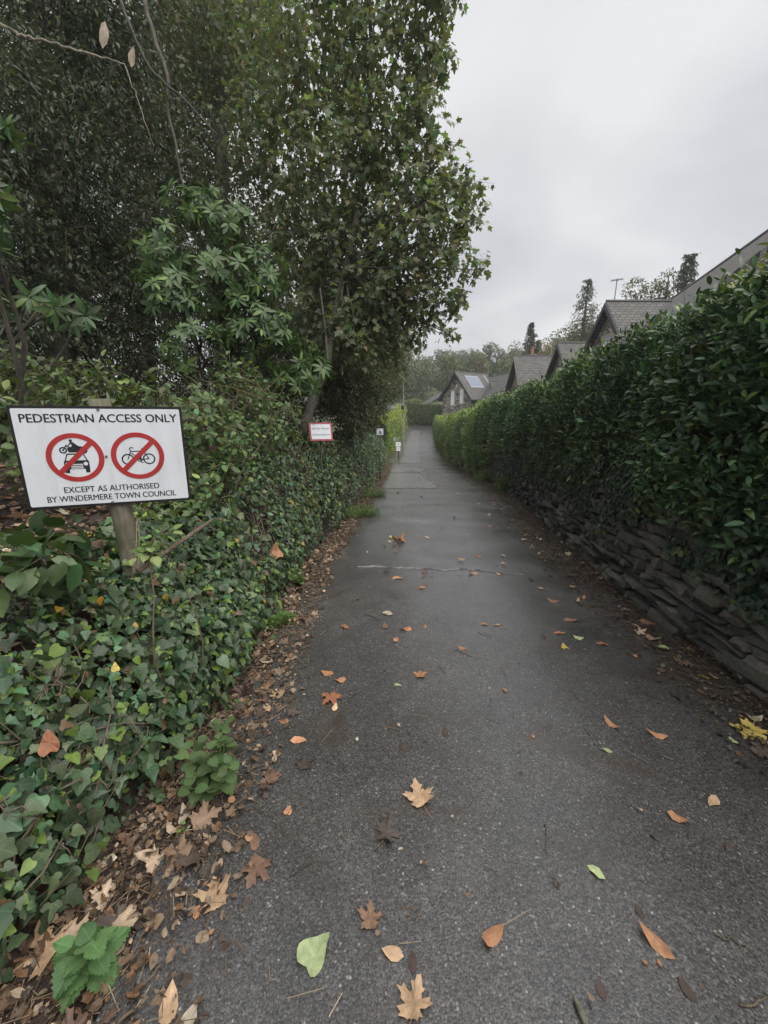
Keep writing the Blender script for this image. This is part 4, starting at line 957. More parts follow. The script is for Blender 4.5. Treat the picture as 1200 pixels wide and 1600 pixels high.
def bar2(mb, F, a, b, w, d0, d1):
    a, b = np.array(a, float), np.array(b, float); d = unit(b - a); p = np.array([-d[1], d[0]]) * w / 2; poly2(mb, F, [a + p, a - p, b - p, b + p], d0, d1)
def line2(mb, F, pts, w, d0, d1):
    for a, b in zip(pts[:-1], pts[1:]): bar2(mb, F, a, b, w, d0, d1)
def rrect(w, h, r, n=5):
    P = []
    for cx, cy, a in ((w / 2 - r, h / 2 - r, 0), (-w / 2 + r, h / 2 - r, 90), (-w / 2 + r, -h / 2 + r, 180), (w / 2 - r, -h / 2 + r, 270)):
        for k in range(n): t = R(a + 90 * k / (n - 1)); P.append((cx + r * math.cos(t), cy + r * math.sin(t)))
    return P
def lettering(txt, F, u0, v0, width, height, d, mat, parent, bold=.0, name='lettering', heavy=0):
    cu = bpy.data.curves.new('t', 'FONT'); cu.body = txt; cu.size = 1; cu.offset = bold; cu.resolution_u = 3
    ob = bpy.data.objects.new('t', cu); col.objects.link(ob); dg = bpy.context.evaluated_depsgraph_get(); me = bpy.data.meshes.new_from_object(ob.evaluated_get(dg))
    me.calc_loop_triangles(); V = np.array([v.co[:] for v in me.vertices]); T = np.array([t.vertices[:] for t in me.loop_triangles])
    bpy.data.objects.remove(ob); bpy.data.curves.remove(cu); bpy.data.meshes.remove(me)
    lo, hi = V.min(0), V.max(0); sx = width / (hi[0] - lo[0]); sy = height / (hi[1] - lo[1])
    W = np.array([F(u0 + ((v[0] - lo[0]) - (hi[0] - lo[0]) / 2) * sx, v0 + (v[1] - lo[1]) * sy, d) for v in V])
    mb = MB().add(W, T)
    if heavy: mb.add(W + (F(heavy, heavy * .3, 0) - F(0, 0, 0)) + (F(0, 0, .0003) - F(0, 0, 0)), T)
    return mb.build(name, mat, parent)

def big_sign():
    c = np.array([-1.5795, 2.0431, 1.3427]); right = np.array([.9057, .4239, -.0103]); up = np.array([.0209, -.0203, .9996]); w, h = .75, .5137
    F = sign_frame(c, right, up); nrm = np.cross(right, up)
    pc = c + right * .0 - nrm * .075
    foot = ground_at(pc + right * .03); foot[2] -= .1
    S = thing('pedestrian_access_sign', foot, 'white PEDESTRIAN ACCESS ONLY sign with two red prohibition circles on a wooden post', 'sign')
    m = MB(); poly2(m, F, rrect(w, h, .012), -.006, .0); m.build('board_edge', M_BLACK, S)
    m = MB(); poly2(m, F, rrect(w - .026, h - .026, .008), .0, .0015); m.build('board_face', M_SIGNW, S)
    d = .0022; z = .0018; k = w / 270.0                                    # k: sign drawn 270 units wide
    lettering('PEDESTRIAN ACCESS ONLY', F, 2 * k, h / 2 - 29 * k, 245 * k, 15 * k, d, M_SIGNK, S, .006, heavy=.6 * k)
    lettering('EXCEPT AS AUTHORISED', F, 2 * k, -h / 2 + 28 * k, 156 * k, 11 * k, d, M_SIGNK, S, 0, heavy=.5 * k)
    lettering('BY WINDERMERE TOWN COUNCIL', F, 2 * k, -h / 2 + 11.5 * k, 212 * k, 11 * k, d, M_SIGNK, S, 0, heavy=.5 * k)
    r_ = 44.5 * k; t_ = 8.6 * k; cy = .5 * k; c1 = (-49 * k, cy); c2 = (51 * k, cy)
    for cc in (c1, c2):
        m = MB(); ring2(m, F, cc, r_ - t_, r_, z, .0032, 64); s = (r_ - t_ * .6) * .7071
        bar2(m, F, (cc[0] - s, cc[1] - s), (cc[0] + s, cc[1] + s), t_ * 1.0, z, .0038); m.build('prohibition_circle', M_SIGNR, S)
    # motorcycle above car
    m = MB(); q = lambda u, v: (c1[0] + u * k, c1[1] + v * k)
    ring2(m, F, q(-17, 14), 3.6 * k, 6.0 * k, z, d, 24); ring2(m, F, q(-17, 14), 0, 1.6 * k, z, d, 12); ring2(m, F, q(14, 13), 3.6 * k, 6 * k, z, d, 24)
    poly2(m, F, [q(-9, 10), q(6, 9.5), q(10, 13), q(9, 18), q(0, 20), q(-7, 20), q(-11, 17)], z, d)
    poly2(m, F, [q(-3, 19), q(10, 18), q(6, 22), q(0, 28), q(-4, 29), q(-6, 27), q(-3, 24)], z, d)
    bar2(m, F, q(-17, 14), q(-10.5, 24), 1.6 * k, z, d); bar2(m, F, q(-13, 21), q(-8, 20), 2.0 * k, z, d); bar2(m, F, q(-4.5, 26.5), q(-9.5, 20.5), 1.8 * k, z, d)
    ring2(m, F, q(-3.5, 31), 0, 2.6 * k, z, d, 14); bar2(m, F, q(4, 20), q(19, 17.5), 3.2 * k, z, d)
    m.build('motorcycle_symbol', M_SIGNK, S)
    m = MB(); line2(m, F, [q(-17, -6), q(-12.5, 6.5), q(12.5, 6.5), q(17, -6)], 1.8 * k, z, d); bar2(m, F, q(-13, 6.8), q(13, 6.8), 2.2 * k, z, d)
    poly2(m, F, [q(-18.5, -5), q(18.5, -5), q(19.5, -9), q(19.5, -21), q(-19.5, -21), q(-19.5, -9)], z, .002)
    for sx in (-1, 1): poly2(m, F, [q(sx * 19, -19), q(sx * 19, -28), q(sx * 12.5, -28), q(sx * 12, -19)], z, .0021)
    m.build('car_symbol', M_SIGNK, S)
    m = MB()
    for v in (-12.5, -15.8, -19.0): bar2(m, F, q(-9.5, v), q(9.5, v), 1.7 * k, .002, .0026)
    for sx in (-1, 1): ring2(m, F, q(sx * 14, -11.5), 0, 3.4 * k, .002, .0026, 16)
    m.build('grille_and_lamps', M_SIGNW, S)
    # bicycle
    m = MB(); q = lambda u, v: (c2[0] + u * k, c2[1] + v * k)
    for u in (-17.5, 18): ring2(m, F, q(u, -6), 8.2 * k, 10.6 * k, z, d, 32)
    line2(m, F, [q(-17.5, -6), q(-11.5, 9), q(9.5, 9), q(18, -6), q(2.5, -7), q(-10.5, 6)], 1.7 * k, z, d); line2(m, F, [q(2.5, -7), q(11, 13)], 1.7 * k, z, d)
    line2(m, F, [q(-11.5, 9), q(-12.8, 15), q(-9, 16.5), q(-6.5, 15)], 1.8 * k, z, d); bar2(m, F, q(7, 13.5), q(14.5, 14), 2.6 * k, z, d); ring2(m, F, q(2.5, -7.5), 2.4 * k, 4 * k, z, d, 20)
    line2(m, F, [q(2.5, -7.5), q(5, -13), q(8, -13)], 1.3 * k, z, d)
    m.build('bicycle_symbol', M_SIGNK, S)
    for (u, v) in ((-2 * k, h / 2 - 6 * k), (-1 * k, 1 * k), (-3 * k, -h / 2 + 5.5 * k)):
        m = MB(); ring2(m, F, (u, v), 0, 2.3 * k, z, .006, 14); m.build('screw', plain('screw_metal', (.16, .16, .15), .5, .6), S)
    # post
    top = pc + up * (h / 2 + .035) - right * .01; botm = foot; m = MB(); ax = np.linspace(0, 1, 9)[:, None]
    pts = botm + (top - botm) * ax; tube(m, pts, np.array([.056, .055, .054, .053, .052, .051, .05, .05, .05]), 14, wob=.025); m.build('post', M_POST, S, smooth=True)
    m = MB(); 
    for i in range(4):                                            # dry bindweed stem wound round the post
        a = rng.uniform(0, 6.28); tt = np.linspace(.1, .5, 12); ph = a + tt * rng.uniform(4, 9)
        base_p = botm + (top - botm) * tt[:, None]; tube(m, base_p + .064 * np.stack([np.cos(ph), np.sin(ph), 0 * ph], 1), .0022, 4)
    m.build('dry_vine', plain('dry_vine_stem', (.30, .25, .17), .8), S)
    return S
big_sign()
def small_board(name, label, px0, py0, px1, py1, d, lines, border, post_to=None, yaw_in=.0, inkmat=M_GREYINK, mark=False):
    a, b = at(px0, py0, d), at(px1, py0, d * (1 + yaw_in)); c_ = at(px0, py1, d); right = b - a; up = a - c_; w = np.linalg.norm(right); h = np.linalg.norm(up); cc = (b + c_) / 2; F = sign_frame(cc, right, up); base = cc.copy()
    nrm = np.cross(unit(right), unit(up)); foot = ground_at(cc - nrm * .04) if post_to is None else post_to
    S = thing(name, foot, label, 'sign'); m = MB(); poly2(m, F, rrect(w, h, w * .03), -.008, 0)
    m.build('board_edge' if border else 'board', M_PINKRED if border else M_SIGNW, S)
    if border: m = MB(); poly2(m, F, rrect(w * .86, h * .82, w * .03), 0, .002); m.build('board_face', M_SIGNW, S)
    if mark: m = MB(); bar2(m, F, (-w * .16, -h * .02), (w * .12, -h * .02), h * .22, 0, .003); bar2(m, F, (-w * .3, -h * .3), (w * .3, -h * .3), h * .06, 0, .003); m.build('printed_mark', inkmat, S)
    for (txt, v, ww, hh) in lines: lettering(txt, F, 0, h * v, w * ww, h * hh, .003, inkmat, S, .01)
    m = MB(); top = cc + unit(up) * h * .5 - nrm * .035; tube(m, np.array([foot + (top - foot) * t for t in (-.02, .3, .6, 1)]), .014 if border else .02, 8); m.build('post', M_BARK, S, smooth=True)
    return S
small_board('sat_nav_sign', 'small white SAT NAV WRONG sign with red border among the shrubs', 483.5, 660.5, 519, 689, 6.6, [('SAT NAV WRONG', .12, .74, .10), ('DO NOT FOLLOW', -.22, .76, .10)], True, yaw_in=.03)
small_board('plain_notice', 'tiny plain white notice in the ivy at the end of the left bank', 588.5, 669.5, 599, 679.5, 15.5, [], False, mark=True)
P2 = ground_at(at(623, 722, 29.5))
def post_signs():
    S = thing('gate_post_notices', P2, 'low post carrying two small white notices, one over the other, by the drive', 'sign'); d = 29.3; m = MB(); top = at(622.5, 682, d + .06); tube(m, np.array([P2 + (top - P2) * t for t in (0, .5, 1)]), .05, 8); m.build('post', M_POST, S, smooth=True)
    for (x0, y0, x1, y1) in ((618.5, 691, 626, 697.5), (619.5, 698.8, 625.5, 704.5)):
        a, b, c_ = at(x0, y0, d), at(x1, y0, d), at(x0, y1, d); F = sign_frame((b + c_) / 2, b - a, a - c_); w, h = np.linalg.norm(b - a), np.linalg.norm(a - c_); m = MB(); poly2(m, F, rrect(w, h, .02), -.012, 0); o = m.build('notice', M_WHITE, S)
        m = MB(); bar2(m, F, (-w * .3, h * .12), (w * .3, h * .12), h * .1, 0, .004); bar2(m, F, (-w * .3, -h * .15), (w * .25, -h * .15), h * .1, 0, .004); m.build('print_line', M_GREYINK, o)
    m = MB(); box(m, at(617, 687, d + .1) - .12, at(617, 687, d + .1) + .12); m.build('letter_box', plain('box_grey', (.35, .35, .36), .5), S)
post_signs()

# ================================================================== FALLEN LEAVES AND TWIGS ON THE TARMAC
LC = dict(orange=(.33, .165, .085), tan=(.36, .24, .145), brown=(.17, .10, .065), dark=(.055, .042, .036), yellow=(.46, .35, .09), green=(.32, .38, .19), pale=(.42, .36, .27), stain=(.055, .036, .031), rust=(.27, .115, .06))
def road_hit(px, py):
    d = ray(px, py); t = 1.0
    for _ in range(40):
        p = d * t + np.array([0, 0, CAM_H]); g = float(gz_(np.array([p[0]]), np.array([p[1]]))[0]); t *= 1 + .8 * (p[2] - g) / max(.05, CAM_H - g) ; 
    return d * t + np.array([0, 0, CAM_H])
def leaf_mesh(kind, c, r):
    tm = {'m': MAPLE, 'o': BEECH, 'l': LAUREL, 'i': IVY_HI[1]}[kind]; V = tm[0].copy(); 
    V = V - np.array([0, .45, 0]); n = len(V)
    cu = r.choice([r.uniform(.05, .3), r.uniform(.4, 1.1)]); ax = r.uniform(0, 3.14); q = V[:, 0] * math.cos(ax) + V[:, 1] * math.sin(ax); q2 = V[:, 0] * math.cos(ax + 1.4) + V[:, 1] * math.sin(ax + 1.4); V[:, 2] = cu * q ** 2 * r.uniform(.6, 1.8) + .06 * np.sin(q2 * 9 + ax) + r.normal(size=n) * .017 * (1 if kind == 'm' else .7); V[:, 0] *= 1 - .25 * r.random() * (V[:, 0] > 0); V[:, 0] += .12 * r.normal() * V[:, 1] ** 2
    V[:, 2] -= V[:, 2].min(); m = MB(); m.add(V, tm[1], np.array(c) * (1 + .12 * r.normal(size=(n, 1))), tm[2]); return m
def fallen(px, py, wpx, kind, colr, label, rot=None, group=None, lift=.003, flat=1.0):
    p = road_hit(px, py); d = depth_of(p)[2]; s = wpx * d / FPX; r = np.random.default_rng(int(px * 7 + py)); g = {'m': 1.0, 'o': 1.05, 'l': 1.1, 'i': 1.0}[kind]; s *= g
    c = np.array(LC[colr]) * np.exp(r.normal() * .12); m = leaf_mesh(kind, c, r); a = r.uniform(0, 6.28) if rot is None else R(rot)
    if kind == 'm':                             # stalk
        st = np.array([[0, -.43, .01], [.02, -.6, .02], [.06, -.8, .02], [.13, -1.0, .01]]); tube(m, st, [.018, .014, .012, .012], 4, np.array(c) * .8)
    me = m.mesh('fallen_leaf', M_DEADM if kind == 'm' else M_DEAD, None, True); o = bpy.data.objects.new('fallen_leaf', me); col.objects.link(o); BASE[o.name] = (0, 0, 0)
    o.location = (p[0], p[1], p[2] + lift); o.scale = (s, s, s * (.15 if colr == 'stain' else flat)); o.rotation_euler = (r.normal() * .06, r.normal() * .06, a); tag(o, label, 'leaf', group or 'fallen leaves on the tarmac'); return o
FL = [
 (655, 1244, 44, 'm', 'tan', 'tan lobed leaf with a long stalk in the middle of the near tarmac', 20), (605, 1308, 36, 'm', 'dark', 'dark grey-brown curled leaf just below the tan lobed leaf', 200),
 (579, 1433, 36, 'm', 'brown', 'brown lobed leaf right of the pale green leaf near the bottom', 0), (615, 1492, 34, 'o', 'tan', 'tan oval crumpled leaf above the big tan leaf at the bottom edge', 80),
 (767, 1465, 44, 'o', 'orange', 'curled orange-brown leaf alone in the lower middle of the tarmac', 120), (646, 1506, 28, 'o', 'stain', 'flat dark leaf stain beside the tan oval crumpled leaf', 0),
 (649, 1565, 52, 'm', 'tan', 'big tan lobed leaf at the bottom edge of the picture', -20), (933, 1365, 28, 'o', 'green', 'small pale green oval leaf on the lower right tarmac', 35), (1027, 1477, 50, 'l', 'orange', 'long orange oval leaf at lower right', 35),
 (1030, 1507, 11, 'o', 'orange', 'tiny orange fleck under the long orange oval leaf', 0), (1075, 1550, 32, 'o', 'stain', 'dull reddish-brown leaf pressed flat near the bottom right corner', 20), (940, 1549, 26, 'o', 'stain', 'faint dark leaf stain left of the bottom right corner', 0),
 (1060, 1281, 28, 'o', 'orange', 'orange folded leaf on the right, above the long orange oval leaf', 70), (1115, 1252, 28, 'o', 'tan', 'tan diamond-shaped leaf near the right edge', 130), (1142, 1325, 22, 'o', 'dark', 'greyish curled leaf near the right edge below the tan diamond leaf', 120),
 (1025, 1310, 16, 'o', 'dark', 'small grey leaf below the orange folded leaf', 60), (1000, 1427, 20, 'o', 'stain', 'brown leaf stain above the long orange oval leaf', 0), (869, 1382, 15, 'o', 'dark', 'small dark leaf left of the pale green oval leaf', 0),
 (623, 846, 22, 'm', 'orange', 'orange leaf with a yellow one beside it, beyond the pale seam', 40), (610, 840, 10, 'o', 'yellow', 'tiny yellow leaf beside the orange one beyond the seam', 0), (748, 871, 11, 'o', 'orange', 'small orange leaf in mid lane just beyond the seam', 30),
 (622, 904, 17, 'o', 'orange', 'orange leaf lying right on the pale seam', 90), (660, 919, 14, 'o', 'orange', 'small orange leaf just in front of the pale seam', 120), (740, 897, 15, 'o', 'tan', 'tan leaf resting against the seam in mid lane', 80), (779, 898, 12, 'o', 'tan', 'small tan leaf at the right half of the seam', 20),
 (606, 960, 20, 'o', 'pale', 'pale tan crumpled leaf with a twig beside it in front of the seam', 60), (602, 980, 15, 'o', 'brown', 'brown leaf scrap under the pale tan crumpled leaf', 10), (540, 981, 17, 'o', 'orange', 'orange leaf near the left edge of the tarmac in front of the seam', 50), (635, 984, 20, 'o', 'rust', 'rust leaf in the loose trio in front of the seam', 90),
 (665, 981, 10, 'o', 'orange', 'tiny orange leaf right of the rust leaf', 0), (619, 1001, 15, 'o', 'orange', 'square-looking orange leaf below the rust leaf', 0), (757, 976, 13, 'o', 'orange', 'left one of two small leaves side by side in mid lane', 90), (777, 977, 12, 'l', 'tan', 'right one of two small leaves side by side in mid lane', 110),
 (723, 1014, 14, 'o', 'orange', 'small orange leaf at the tip of a thin twig in mid lane', 90), (875, 990, 17, 'l', 'rust', 'rust-red leaf left of the pale green leaf on the right half', 90), (902, 997, 16, 'i', 'green', 'pale green leaf on the right half of the lane in front of the seam', 40), (882, 1011, 14, 'i', 'yellow', 'yellow-green leaf just below the rust-red leaf', 0),
 (894, 970, 22, 'o', 'brown', 'brown leaf with a twig on the right half of the lane', 80), (865, 940, 18, 'o', 'brown', 'brown leaf right of mid lane just in front of the seam', 60), (850, 995, 16, 'o', 'stain', 'faded leaf stain left of the rust-red leaf', 0), (942, 1007, 19, 'l', 'rust', 'rust-orange leaf near the dark litter on the right', 90),
 (929, 881, 26, 'm', 'yellow', 'bright yellow lobed leaf at the foot of the stone wall', 100), (512, 1053, 23, 'o', 'orange', 'upper orange leaf of the two on the left edge of the tarmac', 70), (533, 1064, 18, 'o', 'orange', 'lower orange leaf of the two on the left edge of the tarmac', 95), (516, 1094, 30, 'm', 'rust', 'large crumpled rust-orange leaf on the left edge of the tarmac', 140), (523, 1108, 17, 'o', 'tan', 'tan scrap under the large crumpled rust-orange leaf', 0),
 (657, 1055, 19, 'm', 'orange', 'orange lobed leaf alone in the middle of the lane', 0), (789, 1080, 10, 'o', 'orange', 'tiny orange leaf alone right of mid lane', 30), (622, 1071, 12, 'o', 'green', 'tiny green leaf on the long curved twig', 80), (956, 1134, 25, 'l', 'orange', 'orange oval leaf on the right near the forked twig', 30), (948, 1174, 16, 'l', 'green', 'dull green leaf at the end of the thin twig on the right', 70),
 (833, 1152, 9, 'o', 'orange', 'tiny orange leaf left of the orange oval leaf', 0), (558, 1156, 9, 'o', 'pale', 'tiny pale chip of leaf left of mid lane', 0), (631, 1167, 22, 'o', 'stain', 'faded brown leaf on a dark twig left of mid lane', 20), (696, 1146, 20, 'o', 'stain', 'faint leaf stain in mid lane', 0), (1027, 1150, 27, 'l', 'orange', 'slender orange leaf on the right between wall and mid lane', 60),
 (1144, 1158, 13, 'i', 'green', 'round yellow-green leaf beside the big yellow leaf at the right edge', 0), (1170, 1147, 44, 'm', 'yellow', 'big yellow lobed leaf at the right edge under the wall', 130), (1178, 1124, 26, 'o', 'pale', 'pale cream leaf just above the big yellow leaf', 90), (1101, 1059, 15, 'l', 'yellow', 'small yellow leaf in the dark litter on the right', 60), (1033, 1014, 17, 'i', 'green', 'pale mint-green leaf in the dark litter on the right', 40),
 (1021, 999, 24, 'o', 'tan', 'tan leaf above the pale mint-green leaf', 90), (1013, 974, 26, 'o', 'brown', 'brown leaf in the litter below the stone wall', 80), (993, 1027, 11, 'o', 'orange', 'tiny orange leaf left of the pale mint-green leaf', 0), (494, 1486, 52, 'i', 'green', 'pale green two-lobed leaf on the near left tarmac', -30), (338, 1397, 48, 'm', 'tan', 'tan ragged lobed leaf on the left edge of the near tarmac', 30),
 (399, 1365, 44, 'm', 'brown', 'brown lobed leaf pointing down, right of the tan ragged leaf', 170), (399, 1319, 28, 'o', 'brown', 'brown folded leaf above the downward brown lobed leaf', 20), (340, 1237, 34, 'o', 'yellow', 'yellow-orange oval leaf on the left verge below the bushy nettle', 120), (305, 1216, 19, 'i', 'orange', 'round orange leaf left of the yellow-orange oval leaf', 0), (308, 1428, 20, 'o', 'orange', 'orange leaf just below the tan ragged leaf', 10),
 (167, 1347, 32, 'o', 'pale', 'pale cream oval leaf in the litter under the near ivy', 110), (291, 1276, 27, 'i', 'pale', 'whitish square leaf in the litter under the bushy nettle', 40), (422, 1215, 32, 'm', 'brown', 'brown leaf on the tarmac edge left of the forked stalk', 60), (451, 1267, 15, 'i', 'orange', 'small round orange leaf on the near left tarmac', 0), (74, 1486, 74, 'm', 'tan', 'very large tan lobed leaf in the bottom left corner', 60),
 (264, 1580, 52, 'o', 'tan', 'large tan-orange leaf at the bottom edge beside the nettle', 20), (297, 1592, 34, 'i', 'pale', 'pale leaf at the bottom edge right of the large tan-orange leaf', 0), (169, 1438, 28, 'o', 'orange', 'orange leaf in the litter above the corner nettle', 60), (468, 1157, 25, 'o', 'orange', 'orange oval leaf on the left tarmac beside the bushy nettle', 100), (477, 1193, 28, 'm', 'dark', 'dark lobed leaf below the orange oval leaf on the left', 20),
 (420, 1108, 20, 'o', 'tan', 'tan leaf on the verge right of the bushy nettle', 30), (409, 1084, 22, 'o', 'brown', 'brown leaf on the verge above the bushy nettle', 80), (433, 1086, 22, 'm', 'tan', 'tan lobed leaf at the verge edge above the bushy nettle', 60), (444, 1128, 17, 'o', 'orange', 'orange-tan leaf at the verge edge beside the bushy nettle', 90), (347, 1184, 34, 'm', 'pale', 'pale tan leaf under the bushy nettle', 20)]
for (px, py, w, k, c, lab, rot) in FL:
    fallen(px, py, w, k, c, lab, rot)
# verge leaves nobody could tell apart, the ones that show largest
vm = []
VCOL = ['russet', 'tan', 'brown', 'pale', 'blackish', 'orange']; VMC = {}
for k in range(10):
    r = np.random.default_rng(500 + k); kd = 'm' if k < 5 else 'o'; vm.append((leaf_mesh(kd, np.array(DEADC[k % 6]) * 1.25, r).mesh('fallen_leaf', M_DEADM if kd == 'm' else M_DEAD, None, True), kd)); VMC[vm[-1][0].name] = VCOL[k % 6]
def verge_leaves(n, xfun, yr, label, group, dim=1.0, smin=.05, smax=.11):
    for i in range(n):
        y = yr[0] + (yr[1] - yr[0]) * rng.random() ** 1.15; x = float(xfun(np.array([y]))[0]); z = float(gz_(np.array([x]), np.array([y]))[0]); me, kd = vm[rng.integers(0, 10)]; o = bpy.data.objects.new('fallen_leaf', me); col.objects.link(o)
        s = rng.uniform(smin, smax) * (1.15 if kd == 'm' else .85); o.location = (x, y, z + .012 + .015 * rng.random()); o.scale = (s, s, s); o.rotation_euler = (rng.normal() * .35, rng.normal() * .35, rng.uniform(0, 6.28)); tag(o, label(me, kd, y), 'leaf', group)
verge_leaves(110, lambda y: xf(y) + .03 + (xl(y) - xf(y) + .12) * rng.beta(1.4, 1.8, 1), (.35, 9), lambda me, kd, y: 'dry %s %s leaf in the left litter %s' % (VMC[me.name], 'lobed' if kd == 'm' else 'oval', 'beside the corner nettle' if y < 1.1 else 'below the bushy nettle' if y < 1.8 else 'between the bushy nettle and the feathery weeds' if y < 3.4 else 'level with the pale seam' if y < 5.5 else 'beyond the pale seam'), 'brown leaves on the left verge')
verge_leaves(70, lambda y: xw(y) - (xw(y) - xr(y) + .30) * rng.beta(1.3, 1.6, 1), (1.8, 12), lambda me, kd, y: 'dull %s %s leaf in the dark litter %s' % (VMC[me.name], 'lobed' if kd == 'm' else 'oval', 'under the nearest stones' if y < 3 else 'below the barest stretch of wall' if y < 6 else 'far along the wall foot'), 'brown leaves on the right verge', smin=.04, smax=.085)
verge_leaves(90, lambda y: xl(y) + .1 + (xr(y) - xl(y) - .2) * rng.random(1), (3.6, 17), lambda me, kd, y: 'small %s %s leaf strewn on the tarmac %s' % (VMC[me.name], 'lobed' if kd == 'm' else 'oval', 'close to the pale seam' if y < 5.6 else 'between the seam and the pale patches' if y < 12 else 'by the pale repair patches'), 'small leaves strewn on the lane', smin=.035, smax=.09)
# dead leaves hanging from the bare branch, and dry twigs under the rhododendron
for (px, py, w, lab) in ((163, 58, 42, 'long pale dead leaf hanging beside the bare branch in the upper left'), (206, 92, 32, 'small pale dead leaf at the tip of the bare branch in the upper left')):
    p = at(px, py, 4.25); sc_ = w * 4.25 / FPX; r = np.random.default_rng(px); o = bpy.data.objects.new('hanging_leaf', leaf_mesh('l', (.24, .19, .14), r).mesh('hanging_leaf', M_DEAD, None, True)); col.objects.link(o); o.location = p; o.scale = (sc_ * .8, sc_, sc_); o.rotation_euler = (R(80), R(12), R(30)); tag(o, lab, 'leaf')
m = MB()
for i in range(60):
    c_ = at(rng.uniform(300, 430), rng.uniform(590, 650), rng.uniform(4.6, 5.4)); tube(m, curve(c_, c_ + rvec(1)[0] * np.array([.5, .5, .3]) * rng.uniform(.5, 1.2), 6, .2), np.linspace(.005, .002, 6), 4)
tag(m.build('dry_twigs', bark_mat('dry_twig', (.12, .08, .05), (.26, .19, .13), 30), smooth=True), 'tangle of dry brown twigs under the rhododendron behind the brambles', kind='stuff')
# leaves caught in the ivy
for (px, py, d, w, c, lab) in ((78, 1158, 1.42, 34, 'rust', 'round russet leaf caught in the near ivy at the left edge'), (431, 861, 4.1, 24, 'orange', 'bright orange dead leaf caught in the ivy above the verge'), (180, 1042, 1.75, 14, 'yellow', 'small yellow leaf hanging in the ivy below the sign post')):
    p = at(px, py, d); s = w * d / FPX; r = np.random.default_rng(px); o = bpy.data.objects.new('caught_leaf', leaf_mesh('i', LC[c], r).mesh('caught_leaf', M_DEAD)); col.objects.link(o); o.location = p; o.scale = (s, s, s); o.rotation_euler = (R(60), 0, R(40)); tag(o, lab, 'leaf')
def twig(label, pix, r0=.004, fork=None):
    pts = np.array([road_hit(*p) for p in pix]); r0 *= .62; pts[:, 2] += r0 + .002; t = np.linspace(0, len(pts) - 1, max(6, len(pts) * 3)); i = np.minimum(t.astype(int), len(pts) - 2); f = (t - i)[:, None]; Q = pts[i] * (1 - f) + pts[i + 1] * f; Q += rng.normal(size=Q.shape) * np.array([.004, .004, .001])
    m = MB(); tube(m, Q, np.linspace(r0, r0 * .5, len(Q)), 5)
    if fork: k = len(Q) // 2; e = Q[k] + np.array(fork); tube(m, curve(Q[k], e, 4, .05), np.linspace(r0 * .7, r0 * .3, 4), 4)
    tag(m.build('twig', M_TWIG, smooth=True), label, 'twig', 'twigs on the tarmac')
for lab, px_, r0, fk in (('long thin curved twig left of mid lane', [(600, 1046), (615, 1067), (606, 1121), (550, 1187)], .003, (.05, .02, .01)), ('short straight twig standing upright in the picture, right of the tan lobed leaf', [(851, 1287), (853, 1310), (855, 1335)], .004, None),
    ('dark twig near the lower right edge', [(1113, 1461), (1145, 1472), (1182, 1494)], .005, None), ('pale twig in the bottom right corner', [(1159, 1574), (1200, 1562)], .006, None), ('thin twig with a dull green leaf at its tip', [(912, 1137), (925, 1155), (937, 1171)], .0035, None),
    ('twig touching the pale tan crumpled leaf', [(569, 960), (584, 964), (596, 971)], .007, None), ('thin twig with an orange leaf at its tip', [(712, 1015), (737, 1027)], .005, None), ('short twig below the two side by side leaves', [(748, 988), (768, 998)], .004, None),
    ('curved dark twig in front of the wall litter', [(1015, 1094), (1035, 1099), (1057, 1112)], .005, None), ('thin twig running off the right side of the near tarmac', [(1112, 1180), (1135, 1202)], .004, None), ('long thin stalk across the near left tarmac', [(425, 1350), (436, 1290), (470, 1240), (525, 1200)], .003, (.04, -.03, .01)),
    ('thin stalk crossing the long stalk on the near left tarmac', [(450, 1310), (500, 1275), (522, 1250)], .0028, None), ('broken brown stick in the corner litter beside the nettle', [(215, 1545), (240, 1525), (256, 1510)], .008, None), ('thin dark twig on the upper right tarmac', [(905, 968), (925, 965), (945, 972)], .005, None)):
    twig(lab, px_, r0, fk)
m = MB(); q = road_hit(907, 1585); tube(m, np.array([q + [-.006, .03, .008], q + [0, 0, .01], q + [.006, -.03, .008]]), [.005, .009, .006], 7); tag(m.build('bark_chip', M_POST), 'pale stubby piece of bark at the bottom edge of the tarmac', 'bark')
# leaning stick on the bank and bare branches up in the trees
m = MB(); tube(m, np.array([at(215, 893, 1.98), at(280, 848, 2.2), at(332, 812, 2.45)]), [.013, .012, .010], 7); tag(m.build('stick', M_TWIG), 'straight bare stick leaning up to the right of the sign post', 'stick')
m = MB(); q_ = spath((30, 55, 4.2), (60, 62, 4.2), (110, 75, 4.2), (160, 90, 4.25), (196, 102, 4.3)); tube(m, q_, np.linspace(.014, .008, len(q_)), 7); q_ = spath((196, 102, 4.3), (205, 130, 4.3), (218, 165, 4.35), (240, 230, 4.4)); tube(m, q_, np.linspace(.007, .003, len(q_)), 5); q_ = spath((30, 55, 4.2), (-30, 20, 4.4), (-90, -40, 4.6)); tube(m, q_, np.linspace(.014, .03, len(q_)), 7)
tag(m.build('bare_branch', bark_mat('pale_bark', (.16, .14, .10), (.34, .30, .23), 20)), 'pale bare branch reaching across the dark tree in the upper left', 'branch')
m = MB(); q_ = spath((182, -20, 5), (200, 30, 5), (235, 105, 5.1), (280, 150, 5.2), (340, 210, 5.4)); tube(m, q_, np.linspace(.018, .008, len(q_)), 6); q_ = spath((220, -20, 5.2), (240, 55, 5.2), (262, 120, 5.2), (262, 170, 5.3), (275, 230, 5.4), (285, 290, 5.5)); tube(m, q_, np.linspace(.028, .012, len(q_)), 7)
tag(m.build('bare_branch', M_BARK), 'dark crossing bare branches hanging in the upper left foliage', 'branch')

